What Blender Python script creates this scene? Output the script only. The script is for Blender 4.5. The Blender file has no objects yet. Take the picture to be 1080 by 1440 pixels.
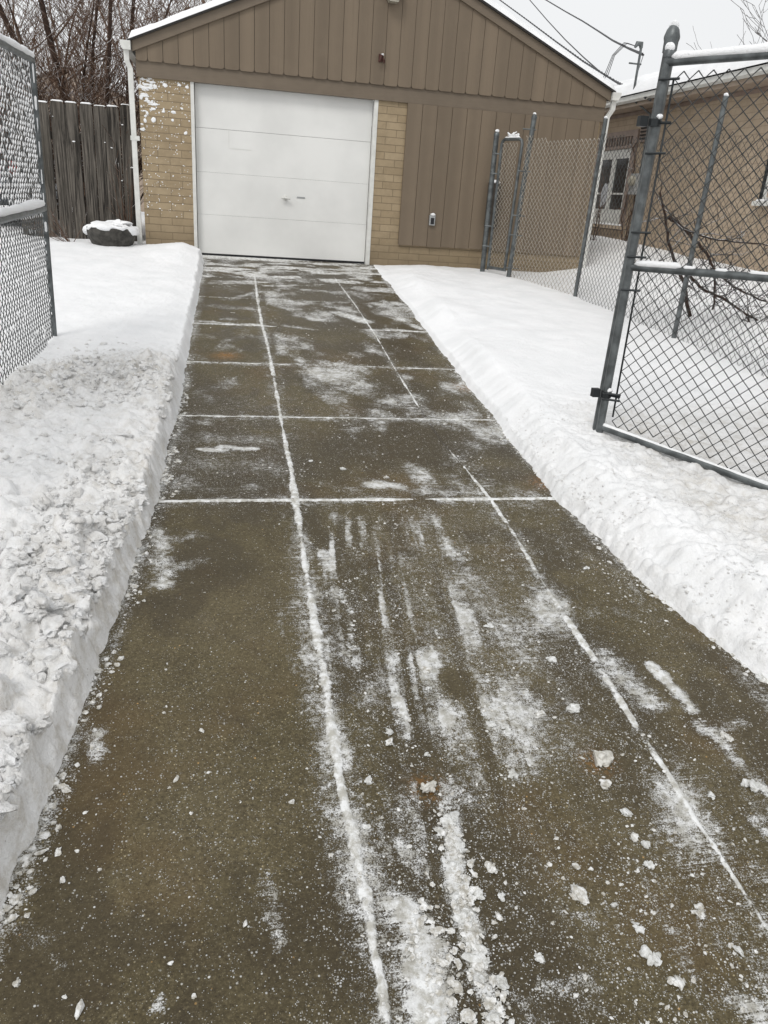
import bpy, math, random
import numpy as np
from mathutils import Vector, Matrix

random.seed(7)
rng = np.random.default_rng(7)
scene = bpy.context.scene
col = scene.collection
S = 0.07168          # driveway rises towards the garage
D = 11.566           # distance of the garage front
R = math.radians

LJ=[(0.337, 10.322), (0.317, 8.754), (0.316, 7.576), (0.332, 6.9), (0.336, 6.017), (0.333, 5.315), (0.331, 4.877), (0.333, 4.438), (0.336, 4.014), (0.328, 3.669), (0.326, 3.378), (0.319, 3.04), (0.32, 2.753), (0.317, 2.506), (0.317, 2.331), (0.319, 2.212), (0.314, 2.066), (0.31, 1.903), (0.309, 1.758), (0.316, 1.626), (0.32, 1.485), (0.322, 1.36), (0.321, 1.248), (0.323, 1.163), (0.317, 1.07), (0.31, 0.986)]
RJ=[(1.366, 10.36), (1.385, 8.603), (1.374, 7.174), (1.343, 6.216), (1.323, 5.138), (1.324, 4.495), (1.356, 4.066), (1.378, 3.653), (1.373, 3.235), (1.351, 2.838), (1.347, 2.508), (1.344, 2.229), (1.337, 2.011), (1.328, 1.836), (1.331, 1.68), (1.318, 1.515), (1.321, 1.391), (1.314, 1.28), (1.314, 1.158)]
FILM=[([(-0.328, 3.362), (-0.283, 2.884)], 0.048, 0.55), ([(-0.294, 3.245), (-0.141, 3.307)], 0.05, 0.3), ([(-0.299, 2.98), (-0.133, 3.061)], 0.041, 0.35), ([(0.266, 2.704), (0.268, 2.356)], 0.07, 0.5), ([(0.285, 2.313), (0.288, 2.001)], 0.048, 0.4), ([(0.192, 2.658), (0.181, 2.47)], 0.016, 0.4), ([(0.452, 2.799), (0.453, 2.32)], 0.047, 0.85), ([(0.415, 3.132), (0.436, 2.914)], 0.032, 0.5), ([(0.603, 3.408), (0.74, 3.021)], 0.075, 0.4), ([(0.508, 3.487), (0.566, 3.159)], 0.034, 0.5), ([(1.001, 3.5), (1.019, 2.946)], 0.042, 0.5), ([(1.019, 2.946), (1.065, 2.383)], 0.079, 0.45), ([(1.044, 2.604), (1.141, 2.448)], 0.077, 0.42), ([(1.152, 2.65), (1.277, 2.487)], 0.049, 0.25), ([(1.332, 3.509), (1.368, 3.272)], 0.06, 0.3), ([(1.392, 2.269), (1.425, 2.022)], 0.071, 0.5), ([(1.359, 2.027), (1.406, 1.986)], 0.031, 0.4), ([(1.555, 2.213), (1.571, 1.971)], 0.025, 0.95), ([(1.38, 2.702), (1.461, 2.567)], 0.051, 0.38), ([(1.597, 2.569), (1.812, 2.426)], 0.044, 0.22), ([(0.553, 2.098), (0.562, 1.91)], 0.024, 0.7), ([(1.564, 1.882), (1.592, 1.778)], 0.03, 0.6), ([(1.573, 1.748), (1.608, 1.593)], 0.033, 0.5), ([(1.572, 1.83), (1.716, 1.885)], 0.026, 0.4), ([(1.504, 1.494), (1.517, 1.429)], 0.031, 0.5), ([(0.452, 1.55), (0.485, 1.433)], 0.035, 0.5), ([(0.416, 1.329), (0.439, 1.198)], 0.059, 0.75), ([(0.414, 1.201), (0.406, 1.058)], 0.065, 0.8), ([(0.586, 1.596), (0.574, 1.369)], 0.031, 0.8), ([(0.574, 1.369), (0.558, 1.132)], 0.031, 0.85), ([(0.558, 1.132), (0.548, 1.024)], 0.022, 0.8), ([(0.395, 1.617), (0.399, 1.476)], 0.023, 0.35), ([(0.459, 2.45), (0.572, 2.19)], 0.063, 0.25), ([(0.081, 1.45), (0.094, 1.35)], 0.024, 0.45), ([(0.085, 1.351), (0.114, 1.274)], 0.017, 0.6), ([(0.044, 1.394), (0.053, 1.383)], 0.017, 0.3), ([(-0.41, 2.029), (-0.391, 1.937)], 0.029, 0.5), ([(-0.158, 1.165), (-0.153, 1.156)], 0.012, 0.5), ([(-0.16, 4.351), (-0.019, 4.342)], 0.028, 0.75), ([(-0.044, 4.397), (0.137, 4.367)], 0.033, 0.78), ([(-0.282, 4.16), (0.26, 4.063)], 0.133, 0.3), ([(-0.297, 3.788), (-0.084, 3.786)], 0.05, 0.3), ([(-0.302, 4.54), (0.286, 4.496)], 0.093, 0.3), ([(0.768, 3.85), (0.902, 3.821)], 0.056, 0.65), ([(0.498, 3.87), (0.659, 3.778)], 0.054, 0.3), ([(1.011, 3.774), (1.36, 3.725)], 0.048, 0.45), ([(1.396, 4.284), (1.445, 3.865)], 0.061, 0.25), ([(-0.167, 9.551), (0.265, 9.666)], 0.069, 0.5), ([(-0.149, 8.289), (0.296, 8.173)], 0.089, 0.4), ([(-0.237, 7.571), (0.299, 7.486)], 0.047, 0.7), ([(0.071, 8.699), (0.356, 9.163)], 0.065, 0.45), ([(1.142, 8.199), (1.359, 7.844)], 0.094, 0.85), ([(1.02, 8.529), (1.271, 8.363)], 0.049, 0.5), ([(0.53, 7.523), (0.791, 7.392)], 0.042, 0.5), ([(0.573, 7.194), (0.747, 6.956)], 0.027, 0.4), ([(0.607, 9.309), (0.974, 9.226)], 0.035, 0.25), ([(1.732, 9.721), (2.065, 9.574)], 0.049, 0.5), ([(1.69, 8.303), (1.89, 7.623)], 0.056, 0.6), ([(1.724, 7.363), (1.841, 7.104)], 0.059, 0.4), ([(1.508, 7.533), (1.931, 7.48)], 0.03, 0.8), ([(-0.28, 10.955), (1.94, 10.965)], 0.073, 0.55), ([(-0.177, 10.222), (0.17, 10.021)], 0.054, 0.5), ([(0.761, 11.004), (1.881, 10.613)], 0.053, 0.5), ([(-0.277, 10.84), (-0.001, 10.931)], 0.078, 0.7), ([(-0.255, 7.072), (-0.13, 6.962)], 0.056, 0.45), ([(-0.261, 6.364), (-0.203, 6.265)], 0.045, 0.4), ([(-0.284, 4.852), (-0.142, 4.792)], 0.044, 0.4), ([(-0.343, 4.539), (-0.261, 4.724)], 0.042, 0.35), ([(2.074, 4.068), (2.12, 4.015)], 0.037, 0.3), ([(1.989, 6.62), (2.044, 6.351)], 0.041, 0.4), ([(0.703, 1.104), (0.806, 1.099)], 0.027, 0.45), ([(0.743, 1.074), (0.769, 1.055)], 0.02, 0.3), ([(1.133, 1.006), (1.17, 0.954)], 0.044, 0.55), ([(0.612, 1.092), (0.655, 1.024)], 0.032, 0.35), ([(0.919, 1.977), (1.004, 1.934)], 0.044, 0.2), ([(0.806, 1.27), (0.875, 1.252)], 0.026, 0.35), ([(1.15, 1.198), (1.174, 1.157)], 0.022, 0.3), ([(-0.502, 1.406), (-0.428, 1.344)], 0.025, 0.25), ([(-0.421, 1.31), (-0.394, 1.281)], 0.012, 0.3)]
GRAIN=[((0.868, 2.515), 0.38, 0.644, 0.75), ((1.043, 2.037), 0.308, 0.324, 0.5), ((0.65, 2.578), 0.173, 0.295, 0.5), ((-0.011, 4.266), 0.366, 0.429, 0.6), ((1.655, 5.396), 0.695, 1.049, 0.25), ((0.636, 5.334), 0.365, 0.989, 0.25), ((1.065, 3.514), 0.462, 0.494, 0.4), ((1.635, 3.189), 0.338, 0.436, 0.3), ((0.666, 1.358), 0.379, 0.415, 0.45), ((1.067, 1.208), 0.3, 0.276, 0.5), ((1.179, 1.667), 0.368, 0.362, 0.35), ((0.447, 1.232), 0.12, 0.21, 0.7), ((-0.053, 1.667), 0.312, 0.654, 0.15), ((1.87, 2.905), 0.323, 0.581, 0.25), ((0.082, 5.004), 0.329, 0.425, 0.5), ((0.231, 1.143), 0.095, 0.317, 0.3)]
CHUNK=[(0.565, 1.709, 0.0357, 0.0156, 's'), (0.595, 1.578, 0.0324, 0.0216, ''), (0.559, 1.55, 0.0214, 0.0171, ''), (0.666, 1.418, 0.0209, 0.0146, ''), (0.605, 1.493, 0.019, 0.0148, ''), (0.61, 1.351, 0.0184, 0.0204, ''), (0.59, 1.393, 0.0206, 0.0165, ''), (0.575, 1.444, 0.0167, 0.0146, ''), (0.556, 1.292, 0.0279, 0.024, ''), (0.558, 1.239, 0.0236, 0.0177, ''), (0.558, 1.179, 0.0272, 0.0505, ''), (0.598, 1.118, 0.0212, 0.025, ''), (0.558, 1.08, 0.019, 0.019, ''), (0.554, 1.047, 0.0207, 0.015, ''), (0.549, 1.348, 0.0162, 0.0142, ''), (1.15, 1.765, 0.049, 0.0294, 'o'), (1.147, 1.995, 0.0337, 0.0181, ''), (1.171, 2.273, 0.025, 0.0139, ''), (0.688, 2.244, 0.0262, 0.0131, ''), (0.67, 2.148, 0.0153, 0.0102, ''), (0.497, 1.949, 0.019, 0.0142, ''), (0.486, 1.902, 0.0187, 0.0117, ''), (1.006, 2.506, 0.0289, 0.0115, 'f'), (1.604, 2.918, 0.017, 0.0136, ''), (1.108, 1.66, 0.0214, 0.019, ''), (0.834, 1.731, 0.0255, 0.0139, ''), (1.121, 1.55, 0.0232, 0.0139, ''), (1.108, 1.468, 0.0182, 0.0159, ''), (1.123, 1.438, 0.0181, 0.0136, ''), (1.103, 1.38, 0.02, 0.0111, ''), (0.869, 1.309, 0.0273, 0.0294, ''), (0.948, 1.275, 0.0106, 0.0084, ''), (0.667, 1.333, 0.0164, 0.0102, ''), (0.644, 1.281, 0.0101, 0.0121, ''), (0.982, 1.208, 0.0126, 0.0251, ''), (0.983, 1.127, 0.0268, 0.0185, ''), (1.014, 1.066, 0.0246, 0.0143, ''), (1.42, 1.585, 0.0198, 0.0124, ''), (1.573, 1.602, 0.0359, 0.0179, ''), (1.618, 1.818, 0.027, 0.0162, ''), (1.94, 2.105, 0.0243, 0.0212, ''), (1.912, 2.615, 0.0399, 0.0166, 'f'), (1.166, 1.225, 0.0196, 0.0196, ''), (1.208, 1.119, 0.0108, 0.0151, ''), (-0.095, 2.011, 0.0119, 0.0095, ''), (-0.16, 1.818, 0.0112, 0.0112, ''), (-0.415, 1.514, 0.0146, 0.0084, ''), (-0.466, 1.259, 0.0176, 0.0098, ''), (-0.322, 1.187, 0.0152, 0.019, ''), (-0.416, 2.368, 0.0159, 0.0159, ''), (-0.142, 1.265, 0.0096, 0.0077, ''), (0.163, 1.699, 0.013, 0.0087, ''), (0.359, 1.585, 0.0127, 0.0106, ''), (0.392, 1.757, 0.0179, 0.0156, ''), (0.861, 3.945, 0.0239, 0.0119, ''), (0.591, 1.839, 0.0139, 0.0093, ''), (1.601, 1.599, 0.0206, 0.018, ''), (1.424, 4.823, 0.0194, 0.0145, ''), (0.458, 4.176, 0.0165, 0.0124, ''), (0.629, 4.064, 0.0243, 0.0121, ''), (0.044, 7.992, 0.0375, 0.015, 'f'), (0.026, 1.34, 0.0117, 0.0098, ''), (0.708, 1.163, 0.0158, 0.0119, ''), (0.898, 1.395, 0.0108, 0.0086, ''), (0.835, 1.95, 0.0196, 0.0123, ''), (0.886, 1.918, 0.0196, 0.0147, ''), (1.022, 1.981, 0.0254, 0.0152, '')]
ORANGE=[(-0.019, 6.392), (0.561, 1.709), (1.126, 1.755), (1.809, 3.863), (1.816, 5.669)]
FOOT=[((0.775, 2.174), 0.06, 0.1), ((0.645, 3.564), 0.035, 0.06)]
GATE_SL=(-0.1036, 0.0281, 0.0167)
RUB=[(0.579, 1.597), (0.587, 1.488), (0.58, 1.379), (0.561, 1.291), (0.557, 1.2), (0.569, 1.114), (0.553, 1.038), (0.542, 0.996)]
WIRES=[[[15.317, 52.211, 14.132], [14.819, 40.389, 10.112], [14.098, 35.935, 8.78], [13.123, 31.53, 7.571], [11.905, 27.195, 6.433], [10.488, 22.916, 5.385], [8.949, 18.663, 4.437], [7.239, 14.469, 3.57]], [[10.902, 51.102, 14.515], [12.2, 39.229, 9.619], [11.707, 33.895, 7.905], [10.967, 28.574, 6.292], [9.866, 23.304, 4.882], [8.473, 18.079, 3.677], [6.678, 12.97, 2.699]], [[14.145, 51.211, 15.113], [13.784, 39.726, 9.878], [13.089, 35.203, 8.219], [12.184, 30.686, 6.754], [11.066, 26.187, 5.492], [9.742, 21.725, 4.399], [8.352, 17.248, 3.439], [6.688, 12.857, 2.658]], [[10.704, 45.486, 11.861], [9.592, 33.891, 8.332], [6.969, 23.282, 5.83], [4.044, 12.724, 3.477]]]


# ------------------------------------------------------------------ noise
def _hash(ix, iy, seed):
    h = (ix.astype(np.int64) * 374761393 + iy.astype(np.int64) * 668265263 + seed * 2147483647 + 1013904223) & 0xFFFFFFFF
    h = ((h ^ (h >> 13)) * 1274126177) & 0xFFFFFFFF
    h = ((h ^ (h >> 16)) * 2246822519) & 0xFFFFFFFF
    return ((h ^ (h >> 15)) & 0xFFFFFF) / float(0xFFFFFF)

def vnoise(x, y, seed=0):
    x = np.asarray(x, float); y = np.asarray(y, float)
    ix = np.floor(x); iy = np.floor(y); fx = x - ix; fy = y - iy
    fx = fx * fx * (3 - 2 * fx); fy = fy * fy * (3 - 2 * fy)
    a = _hash(ix, iy, seed); b = _hash(ix + 1, iy, seed); c = _hash(ix, iy + 1, seed); d = _hash(ix + 1, iy + 1, seed)
    return (a * (1 - fx) + b * fx) * (1 - fy) + (c * (1 - fx) + d * fx) * fy

def fbm(x, y, seed=0, octv=4):
    s = 0; a = 0.5; n = 0
    for i in range(octv):
        s = s + a * vnoise(x * 2 ** i + i * 17.3, y * 2 ** i + i * 9.1, seed + i); n += a; a *= 0.5
    return s / n

def lumps(x, y, cell, seed, rad=0.62, fill=0.8):
    """crumbs of snow: height of randomly sized half-balls, one per cell"""
    gx = x / cell; gy = y / cell
    ix = np.floor(gx); iy = np.floor(gy)
    best = np.zeros_like(gx)
    for dx in (-1, 0, 1):
        for dy in (-1, 0, 1):
            cx = ix + dx; cy = iy + dy
            px = cx + _hash(cx, cy, seed); py = cy + _hash(cx, cy, seed + 1)
            r = rad * (0.35 + 0.65 * _hash(cx, cy, seed + 2)) * (_hash(cx, cy, seed + 3) < fill)
            d2 = (gx - px) ** 2 + (gy - py) ** 2
            best = np.maximum(best, np.sqrt(np.maximum(0, r * r - d2)))
    return best * cell

def sstep(a, b, x):
    t = np.clip((x - a) / (b - a), 0, 1)
    return t * t * (3 - 2 * t)

def zplane(y):
    return S * (np.clip(y, -30, 12.2) - D)

# ------------------------------------------------------------------ mesh helpers
class MB:
    def __init__(self): self.v = []; self.f = []
    def box(self, x0, x1, y0, y1, z0, z1):
        n = len(self.v)
        self.v += [(x0,y0,z0),(x1,y0,z0),(x1,y1,z0),(x0,y1,z0),(x0,y0,z1),(x1,y0,z1),(x1,y1,z1),(x0,y1,z1)]
        self.f += [tuple(n+i for i in q) for q in ((0,3,2,1),(4,5,6,7),(0,1,5,4),(1,2,6,5),(2,3,7,6),(3,0,4,7))]
        return self
    def prism(self, poly, vec):
        n = len(self.v); k = len(poly)
        self.v += [tuple(p) for p in poly] + [tuple(Vector(p) + Vector(vec)) for p in poly]
        self.f += [tuple(n+i for i in range(k))[::-1], tuple(n+k+i for i in range(k))]
        self.f += [(n+i, n+(i+1)%k, n+k+(i+1)%k, n+k+i) for i in range(k)]
        return self
    def tube(self, pts, rad, sides=8, cap=True):
        pts = [Vector(p) for p in pts]; m = len(pts)
        if not hasattr(rad, '__len__'): rad = [rad] * m
        n = len(self.v)
        t = (pts[1] - pts[0]).normalized()
        up = Vector((0,0,1)) if abs(t.z) < 0.9 else Vector((1,0,0))
        nrm = t.cross(up).normalized()
        for i, p in enumerate(pts):
            if i == 0: t = (pts[1] - p)
            elif i == m-1: t = (p - pts[i-1])
            else: t = (pts[i+1] - pts[i-1])
            if t.length < 1e-9: t = Vector((0,0,1))
            t.normalize()
            nrm = (nrm - t * nrm.dot(t))
            if nrm.length < 1e-6: nrm = t.orthogonal()
            nrm.normalize(); b = t.cross(nrm)
            for s in range(sides):
                a = 2*math.pi*s/sides
                q = p + (nrm*math.cos(a) + b*math.sin(a)) * rad[i]
                self.v.append((q.x,q.y,q.z))
        for i in range(m-1):
            for s in range(sides):
                s2 = (s+1) % sides
                self.f.append((n+i*sides+s, n+i*sides+s2, n+(i+1)*sides+s2, n+(i+1)*sides+s))
        if cap:
            self.f.append(tuple(n+s for s in range(sides))[::-1])
            self.f.append(tuple(n+(m-1)*sides+s for s in range(sides)))
        return self
    def lathe(self, c, prof, sides=14, axis='z'):
        """prof: list of (r, z)"""
        n = len(self.v); c = Vector(c)
        for r, z in prof:
            for s in range(sides):
                a = 2*math.pi*s/sides
                if axis == 'z': self.v.append((c.x+r*math.cos(a), c.y+r*math.sin(a), c.z+z))
                elif axis == 'y': self.v.append((c.x+r*math.cos(a), c.y-z, c.z+r*math.sin(a)))
                else: self.v.append((c.x+z, c.y+r*math.cos(a), c.z+r*math.sin(a)))
        for i in range(len(prof)-1):
            for s in range(sides):
                s2 = (s+1) % sides
                q = (n+i*sides+s, n+i*sides+s2, n+(i+1)*sides+s2, n+(i+1)*sides+s)
                self.f.append(q)
        self.f.append(tuple(n+s for s in range(sides))[::-1])
        self.f.append(tuple(n+(len(prof)-1)*sides+s for s in range(sides)))
        return self
    def blob(self, c, r, seed=0, sub=2, rough=0.25, flat=None):
        """irregular lump: r = (rx, ry, rz)"""
        V, F = ico(sub)
        rnd = np.random.default_rng(seed)
        o = rnd.random(3) * 50
        P = V.copy()
        k = 1 + rough * 2 * (fbm(V[:,0]*1.3+V[:,2]*.9+o[0], V[:,1]*1.3-V[:,2]*.7+o[1], seed, 3) - 0.5) * 1.6
        P = P * k[:,None]
        # chip a few flat facets off it
        for _ in range(4):
            d = rnd.normal(size=3); d /= np.linalg.norm(d)
            h = 0.48 + 0.35 * rnd.random()
            t = P @ d
            P -= np.maximum(0, t - h)[:,None] * d * 0.85
        a = rnd.random() * 6.28 if flat is None else flat
        X = P[:,0]*r[0]; Y = P[:,1]*r[1]
        W = np.stack([c[0] + X*math.cos(a) - Y*math.sin(a), c[1] + X*math.sin(a) + Y*math.cos(a), c[2] + P[:,2]*r[2]], 1)
        n = len(self.v)
        self.v += [tuple(p) for p in W.tolist()]
        self.f += [(n+a_, n+b_, n+c_) for a_, b_, c_ in F]
        return self
    def build(self, name, mat, parent=None, smooth=False, angle=None):
        off = Vector((0,0,0))
        if parent is not None:
            q = parent
            while q is not None: off += q.location; q = q.parent
        me = bpy.data.meshes.new(name)
        me.from_pydata([(x-off.x, y-off.y, z-off.z) for x,y,z in self.v], [], self.f)
        if smooth:
            me.polygons.foreach_set('use_smooth', [True]*len(me.polygons))
        me.update()
        if mat: me.materials.append(mat)
        o = bpy.data.objects.new(name, me); col.objects.link(o)
        if parent is not None: o.parent = parent
        if smooth and angle:
            me.set_sharp_from_angle(angle=R(angle))
        return o

_ico = {}
def ico(sub):
    if sub in _ico: return _ico[sub]
    t = (1 + 5 ** .5) / 2
    V = [(-1,t,0),(1,t,0),(-1,-t,0),(1,-t,0),(0,-1,t),(0,1,t),(0,-1,-t),(0,1,-t),(t,0,-1),(t,0,1),(-t,0,-1),(-t,0,1)]
    F = [(0,11,5),(0,5,1),(0,1,7),(0,7,10),(0,10,11),(1,5,9),(5,11,4),(11,10,2),(10,7,6),(7,1,8),(3,9,4),(3,4,2),(3,2,6),(3,6,8),(3,8,9),(4,9,5),(2,4,11),(6,2,10),(8,6,7),(9,8,1)]
    V = [Vector(v).normalized() for v in V]
    for _ in range(sub):
        mid = {}; F2 = []
        def m(a, b):
            k = (min(a,b), max(a,b))
            if k not in mid:
                V.append(((V[a]+V[b])/2).normalized()); mid[k] = len(V)-1
            return mid[k]
        for a, b, c in F:
            ab, bc, ca = m(a,b), m(b,c), m(c,a)
            F2 += [(a,ab,ca),(b,bc,ab),(c,ca,bc),(ab,bc,ca)]
        F = F2
    _ico[sub] = (np.array([tuple(v) for v in V]), F)
    return _ico[sub]

def grid_mesh(name, P, mat, attrs=None, smooth=True, flip=False):
    """P: (n, m, 3) array of points -> one sheet"""
    n, m, _ = P.shape
    me = bpy.data.meshes.new(name)
    idx = np.arange(n*m).reshape(n, m)
    q = np.stack([idx[:-1,:-1], idx[:-1,1:], idx[1:,1:], idx[1:,:-1]], -1).reshape(-1, 4)
    if flip: q = q[:, ::-1]
    me.vertices.add(n*m); me.vertices.foreach_set('co', P.reshape(-1))
    me.loops.add(q.size); me.loops.foreach_set('vertex_index', q.reshape(-1).astype(np.int32))
    me.polygons.add(len(q)); me.polygons.foreach_set('loop_start', np.arange(0, q.size, 4, dtype=np.int32))
    me.polygons.foreach_set('loop_total', np.full(len(q), 4, dtype=np.int32))
    me.update(calc_edges=True); me.validate()
    if smooth: me.polygons.foreach_set('use_smooth', [True]*len(me.polygons))
    for k, a in (attrs or {}).items():
        at = me.attributes.new(k, 'FLOAT', 'POINT'); at.data.foreach_set('value', a.reshape(-1).astype(np.float32))
    me.materials.append(mat)
    o = bpy.data.objects.new(name, me); col.objects.link(o)
    return o

def tag(o, label=None, cat=None, group=None, kind=None):
    if label: o['label'] = label
    if cat: o['category'] = cat
    if group: o['group'] = group
    if kind: o['kind'] = kind
    return o

def thing(name, label, cat, loc=(0,0,0), group=None):
    o = bpy.data.objects.new(name, None); o.empty_display_size = .1
    col.objects.link(o); o.location = loc
    return tag(o, label, cat, group)

# ------------------------------------------------------------------ materials
class NT:
    def __init__(self, name):
        self.m = bpy.data.materials.new(name); self.m.use_nodes = True
        self.t = self.m.node_tree; self.t.nodes.clear()
        self.out = self.n('ShaderNodeOutputMaterial'); self.b = self.n('ShaderNodeBsdfPrincipled')
        self.l(self.b.outputs[0], self.out.inputs[0])
        self.pos = self.n('ShaderNodeNewGeometry').outputs['Position']
    def n(self, typ, **kw):
        nd = self.t.nodes.new(typ)
        for k, v in kw.items(): setattr(nd, k, v)
        return nd
    def l(self, a, b): self.t.links.new(a, b)
    def _in(self, sock, v):
        if hasattr(v, 'node'): self.l(v, sock)
        elif isinstance(v, (tuple, list)):
            sock.default_value = tuple(v) + ((1,) if len(v) == 3 and len(sock.default_value) == 4 else ())
        else: sock.default_value = v
    def math(self, op, a, b=0.0, c=0.0, clamp=False):
        nd = self.n('ShaderNodeMath', operation=op, use_clamp=clamp)
        for i, v in enumerate((a, b, c)): self._in(nd.inputs[i], v)
        return nd.outputs[0]
    def vmul(self, v, s):
        nd = self.n('ShaderNodeVectorMath', operation='MULTIPLY'); self._in(nd.inputs[0], v); nd.inputs[1].default_value = s
        return nd.outputs[0]
    def noise(self, scale, detail=3, rough=.55, vec=None, dist=0.0):
        nd = self.n('ShaderNodeTexNoise'); self._in(nd.inputs['Vector'], vec or self.pos)
        nd.inputs['Scale'].default_value = scale; nd.inputs['Detail'].default_value = detail
        nd.inputs['Roughness'].default_value = rough; nd.inputs['Distortion'].default_value = dist
        return nd.outputs[0]
    def vor(self, scale, vec=None, feature='F1'):
        nd = self.n('ShaderNodeTexVoronoi', feature=feature); self._in(nd.inputs['Vector'], vec or self.pos)
        nd.inputs['Scale'].default_value = scale
        return nd
    def ramp(self, v, a, b, lo=0.0, hi=1.0):
        nd = self.n('ShaderNodeMapRange', interpolation_type='SMOOTHSTEP'); self._in(nd.inputs[0], v)
        for i, x in enumerate((a, b, lo, hi)): self._in(nd.inputs[i+1], x)
        return nd.outputs[0]
    def mix(self, f, a, b):
        nd = self.n('ShaderNodeMix', data_type='RGBA'); self._in(nd.inputs[0], f); self._in(nd.inputs[6], a); self._in(nd.inputs[7], b)
        return nd.outputs[2]
    def attr(self, name):
        return self.n('ShaderNodeAttribute', attribute_name=name).outputs['Fac']
    def bump(self, h, strength=.5, dist=.01, normal=None):
        nd = self.n('ShaderNodeBump'); nd.inputs['Strength'].default_value = strength; nd.inputs['Distance'].default_value = dist
        self._in(nd.inputs['Height'], h)
        if normal: self.l(normal, nd.inputs['Normal'])
        return nd.outputs[0]
    def set(self, **kw):
        names = dict(col='Base Color', rough='Roughness', metal='Metallic', spec='Specular IOR Level', normal='Normal', emit='Emission Color', estr='Emission Strength', trans='Transmission Weight', sss='Subsurface Weight', coat='Coat Weight')
        for k, v in kw.items(): self._in(self.b.inputs[names[k]], v)
        return self.m
    def upness(self, lo, hi):
        sp = self.n('ShaderNodeSeparateXYZ'); self.l(self.n('ShaderNodeNewGeometry').outputs['Normal'], sp.inputs[0])
        return self.ramp(sp.outputs[2], lo, hi)

def snow_material(name, dirt=False):
    n = NT(name)
    a = n.noise(3.0, 4); f = n.noise(60, 4, .7); g = n.noise(300, 2, .6)
    base = n.mix(n.ramp(a, .3, .7), (.83,.84,.85), (.90,.905,.915))
    if dirt:
        d = n.attr('dirt')
        m1 = n.ramp(n.noise(14, 5, .7), .42, .68)
        base = n.mix(n.math('MULTIPLY', n.math('MULTIPLY', d, n.math('ADD', .35, n.math('MULTIPLY', m1, .65))), .95, clamp=True), base, (.56,.535,.49))
        sp = n.vor(70); lucky = n.ramp(n.n('ShaderNodeSeparateColor').outputs[0], 0, 1)
        sc = n.n('ShaderNodeSeparateColor'); n.l(sp.outputs['Color'], sc.inputs[0])
        speck = n.math('MULTIPLY', n.math('MULTIPLY', n.ramp(sp.outputs['Distance'], .26, .12), n.math('GREATER_THAN', sc.outputs[0], .95)), n.ramp(d, .1, .6), clamp=True)
        base = n.mix(n.math('MULTIPLY', speck, .55), base, (.22,.19,.15))
    nm = n.bump(f, .6, .014); nm = n.bump(g, .4, .004, nm)
    return n.set(col=base, rough=.75, spec=.25, normal=nm)

def board_paint(name, c):
    n = NT(name)
    b = n.noise(1.0, 0, .5, vec=n.vmul(n.pos, (5.25, .01, .01)))
    st = n.noise(1.0, 5, .65, vec=n.vmul(n.pos, (26, 26, .8))); gr = n.noise(1.0, 5, .65, vec=n.vmul(n.pos, (90, 90, 4))); sp = n.noise(3, 4)
    cc = n.mix(n.ramp(b, .25, .75), tuple(x*.88 for x in c), tuple(x*1.12 for x in c))
    cc = n.mix(n.math('MULTIPLY', n.ramp(st, .5, .8), .35), cc, tuple(x*.68 for x in c))
    cc = n.mix(n.math('MULTIPLY', n.ramp(sp, .5, .75), .25), cc, tuple(x*1.25 for x in c))
    return n.set(col=cc, rough=.62, spec=.3, normal=n.bump(gr, .3, .004))

def flat_paint(name, c, rough=.55, var=.12, grain=None, scale=6, metal=0.0, spec=.4, bump=.1):
    n = NT(name)
    v = n.noise(scale, 4)
    c2 = tuple(x * (1 - var) for x in c); c1 = tuple(min(1, x * (1 + var)) for x in c)
    cc = n.mix(n.ramp(v, .3, .7), c2, c1)
    h = n.noise(180, 3)
    if grain:
        gv = n.vmul(n.pos, grain); h = n.noise(1.0, 5, .65, vec=gv)
        cc = n.mix(n.math('MULTIPLY', n.ramp(h, .35, .75), .25), cc, tuple(x * .62 for x in c))
    return n.set(col=cc, rough=rough, metal=metal, spec=spec, normal=n.bump(h, bump, .004))

def brick_material(name, c1, c2, mortar, stain=0.0):
    n = NT(name)
    sp = n.n('ShaderNodeSeparateXYZ'); n.l(n.pos, sp.inputs[0])
    cb = n.n('ShaderNodeCombineXYZ'); n.l(n.math('ADD', sp.outputs[0], sp.outputs[1]), cb.inputs[0]); n.l(sp.outputs[2], cb.inputs[1])
    br = n.n('ShaderNodeTexBrick'); n.l(cb.outputs[0], br.inputs['Vector'])
    br.inputs['Color1'].default_value = (*c1, 1); br.inputs['Color2'].default_value = (*c2, 1); br.inputs['Mortar'].default_value = (*mortar, 1)
    br.inputs['Scale'].default_value = 1; br.inputs['Mortar Size'].default_value = .0045; br.inputs['Mortar Smooth'].default_value = .3
    br.inputs['Bias'].default_value = 0; br.inputs['Brick Width'].default_value = .305; br.inputs['Row Height'].default_value = .0945
    v = n.noise(8, 5, .65); fine = n.noise(120, 3, .7)
    c = n.mix(n.math('MULTIPLY', n.ramp(v, .35, .75), .45), br.outputs['Color'], tuple(x * .62 for x in c1))
    c = n.mix(n.math('MULTIPLY', n.ramp(fine, .5, .8), .3), c, tuple(min(1, x * 1.3) for x in c2))
    low = n.ramp(sp.outputs[2], .55, .0)
    c = n.mix(n.math('MULTIPLY', low, stain), c, tuple(x * .45 for x in c1))
    h = n.math('ADD', n.math('MULTIPLY', br.outputs['Fac'], -1.0), n.math('MULTIPLY', fine, .35))
    return n.set(col=c, rough=.85, spec=.2, normal=n.bump(h, .7, .008))

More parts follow.
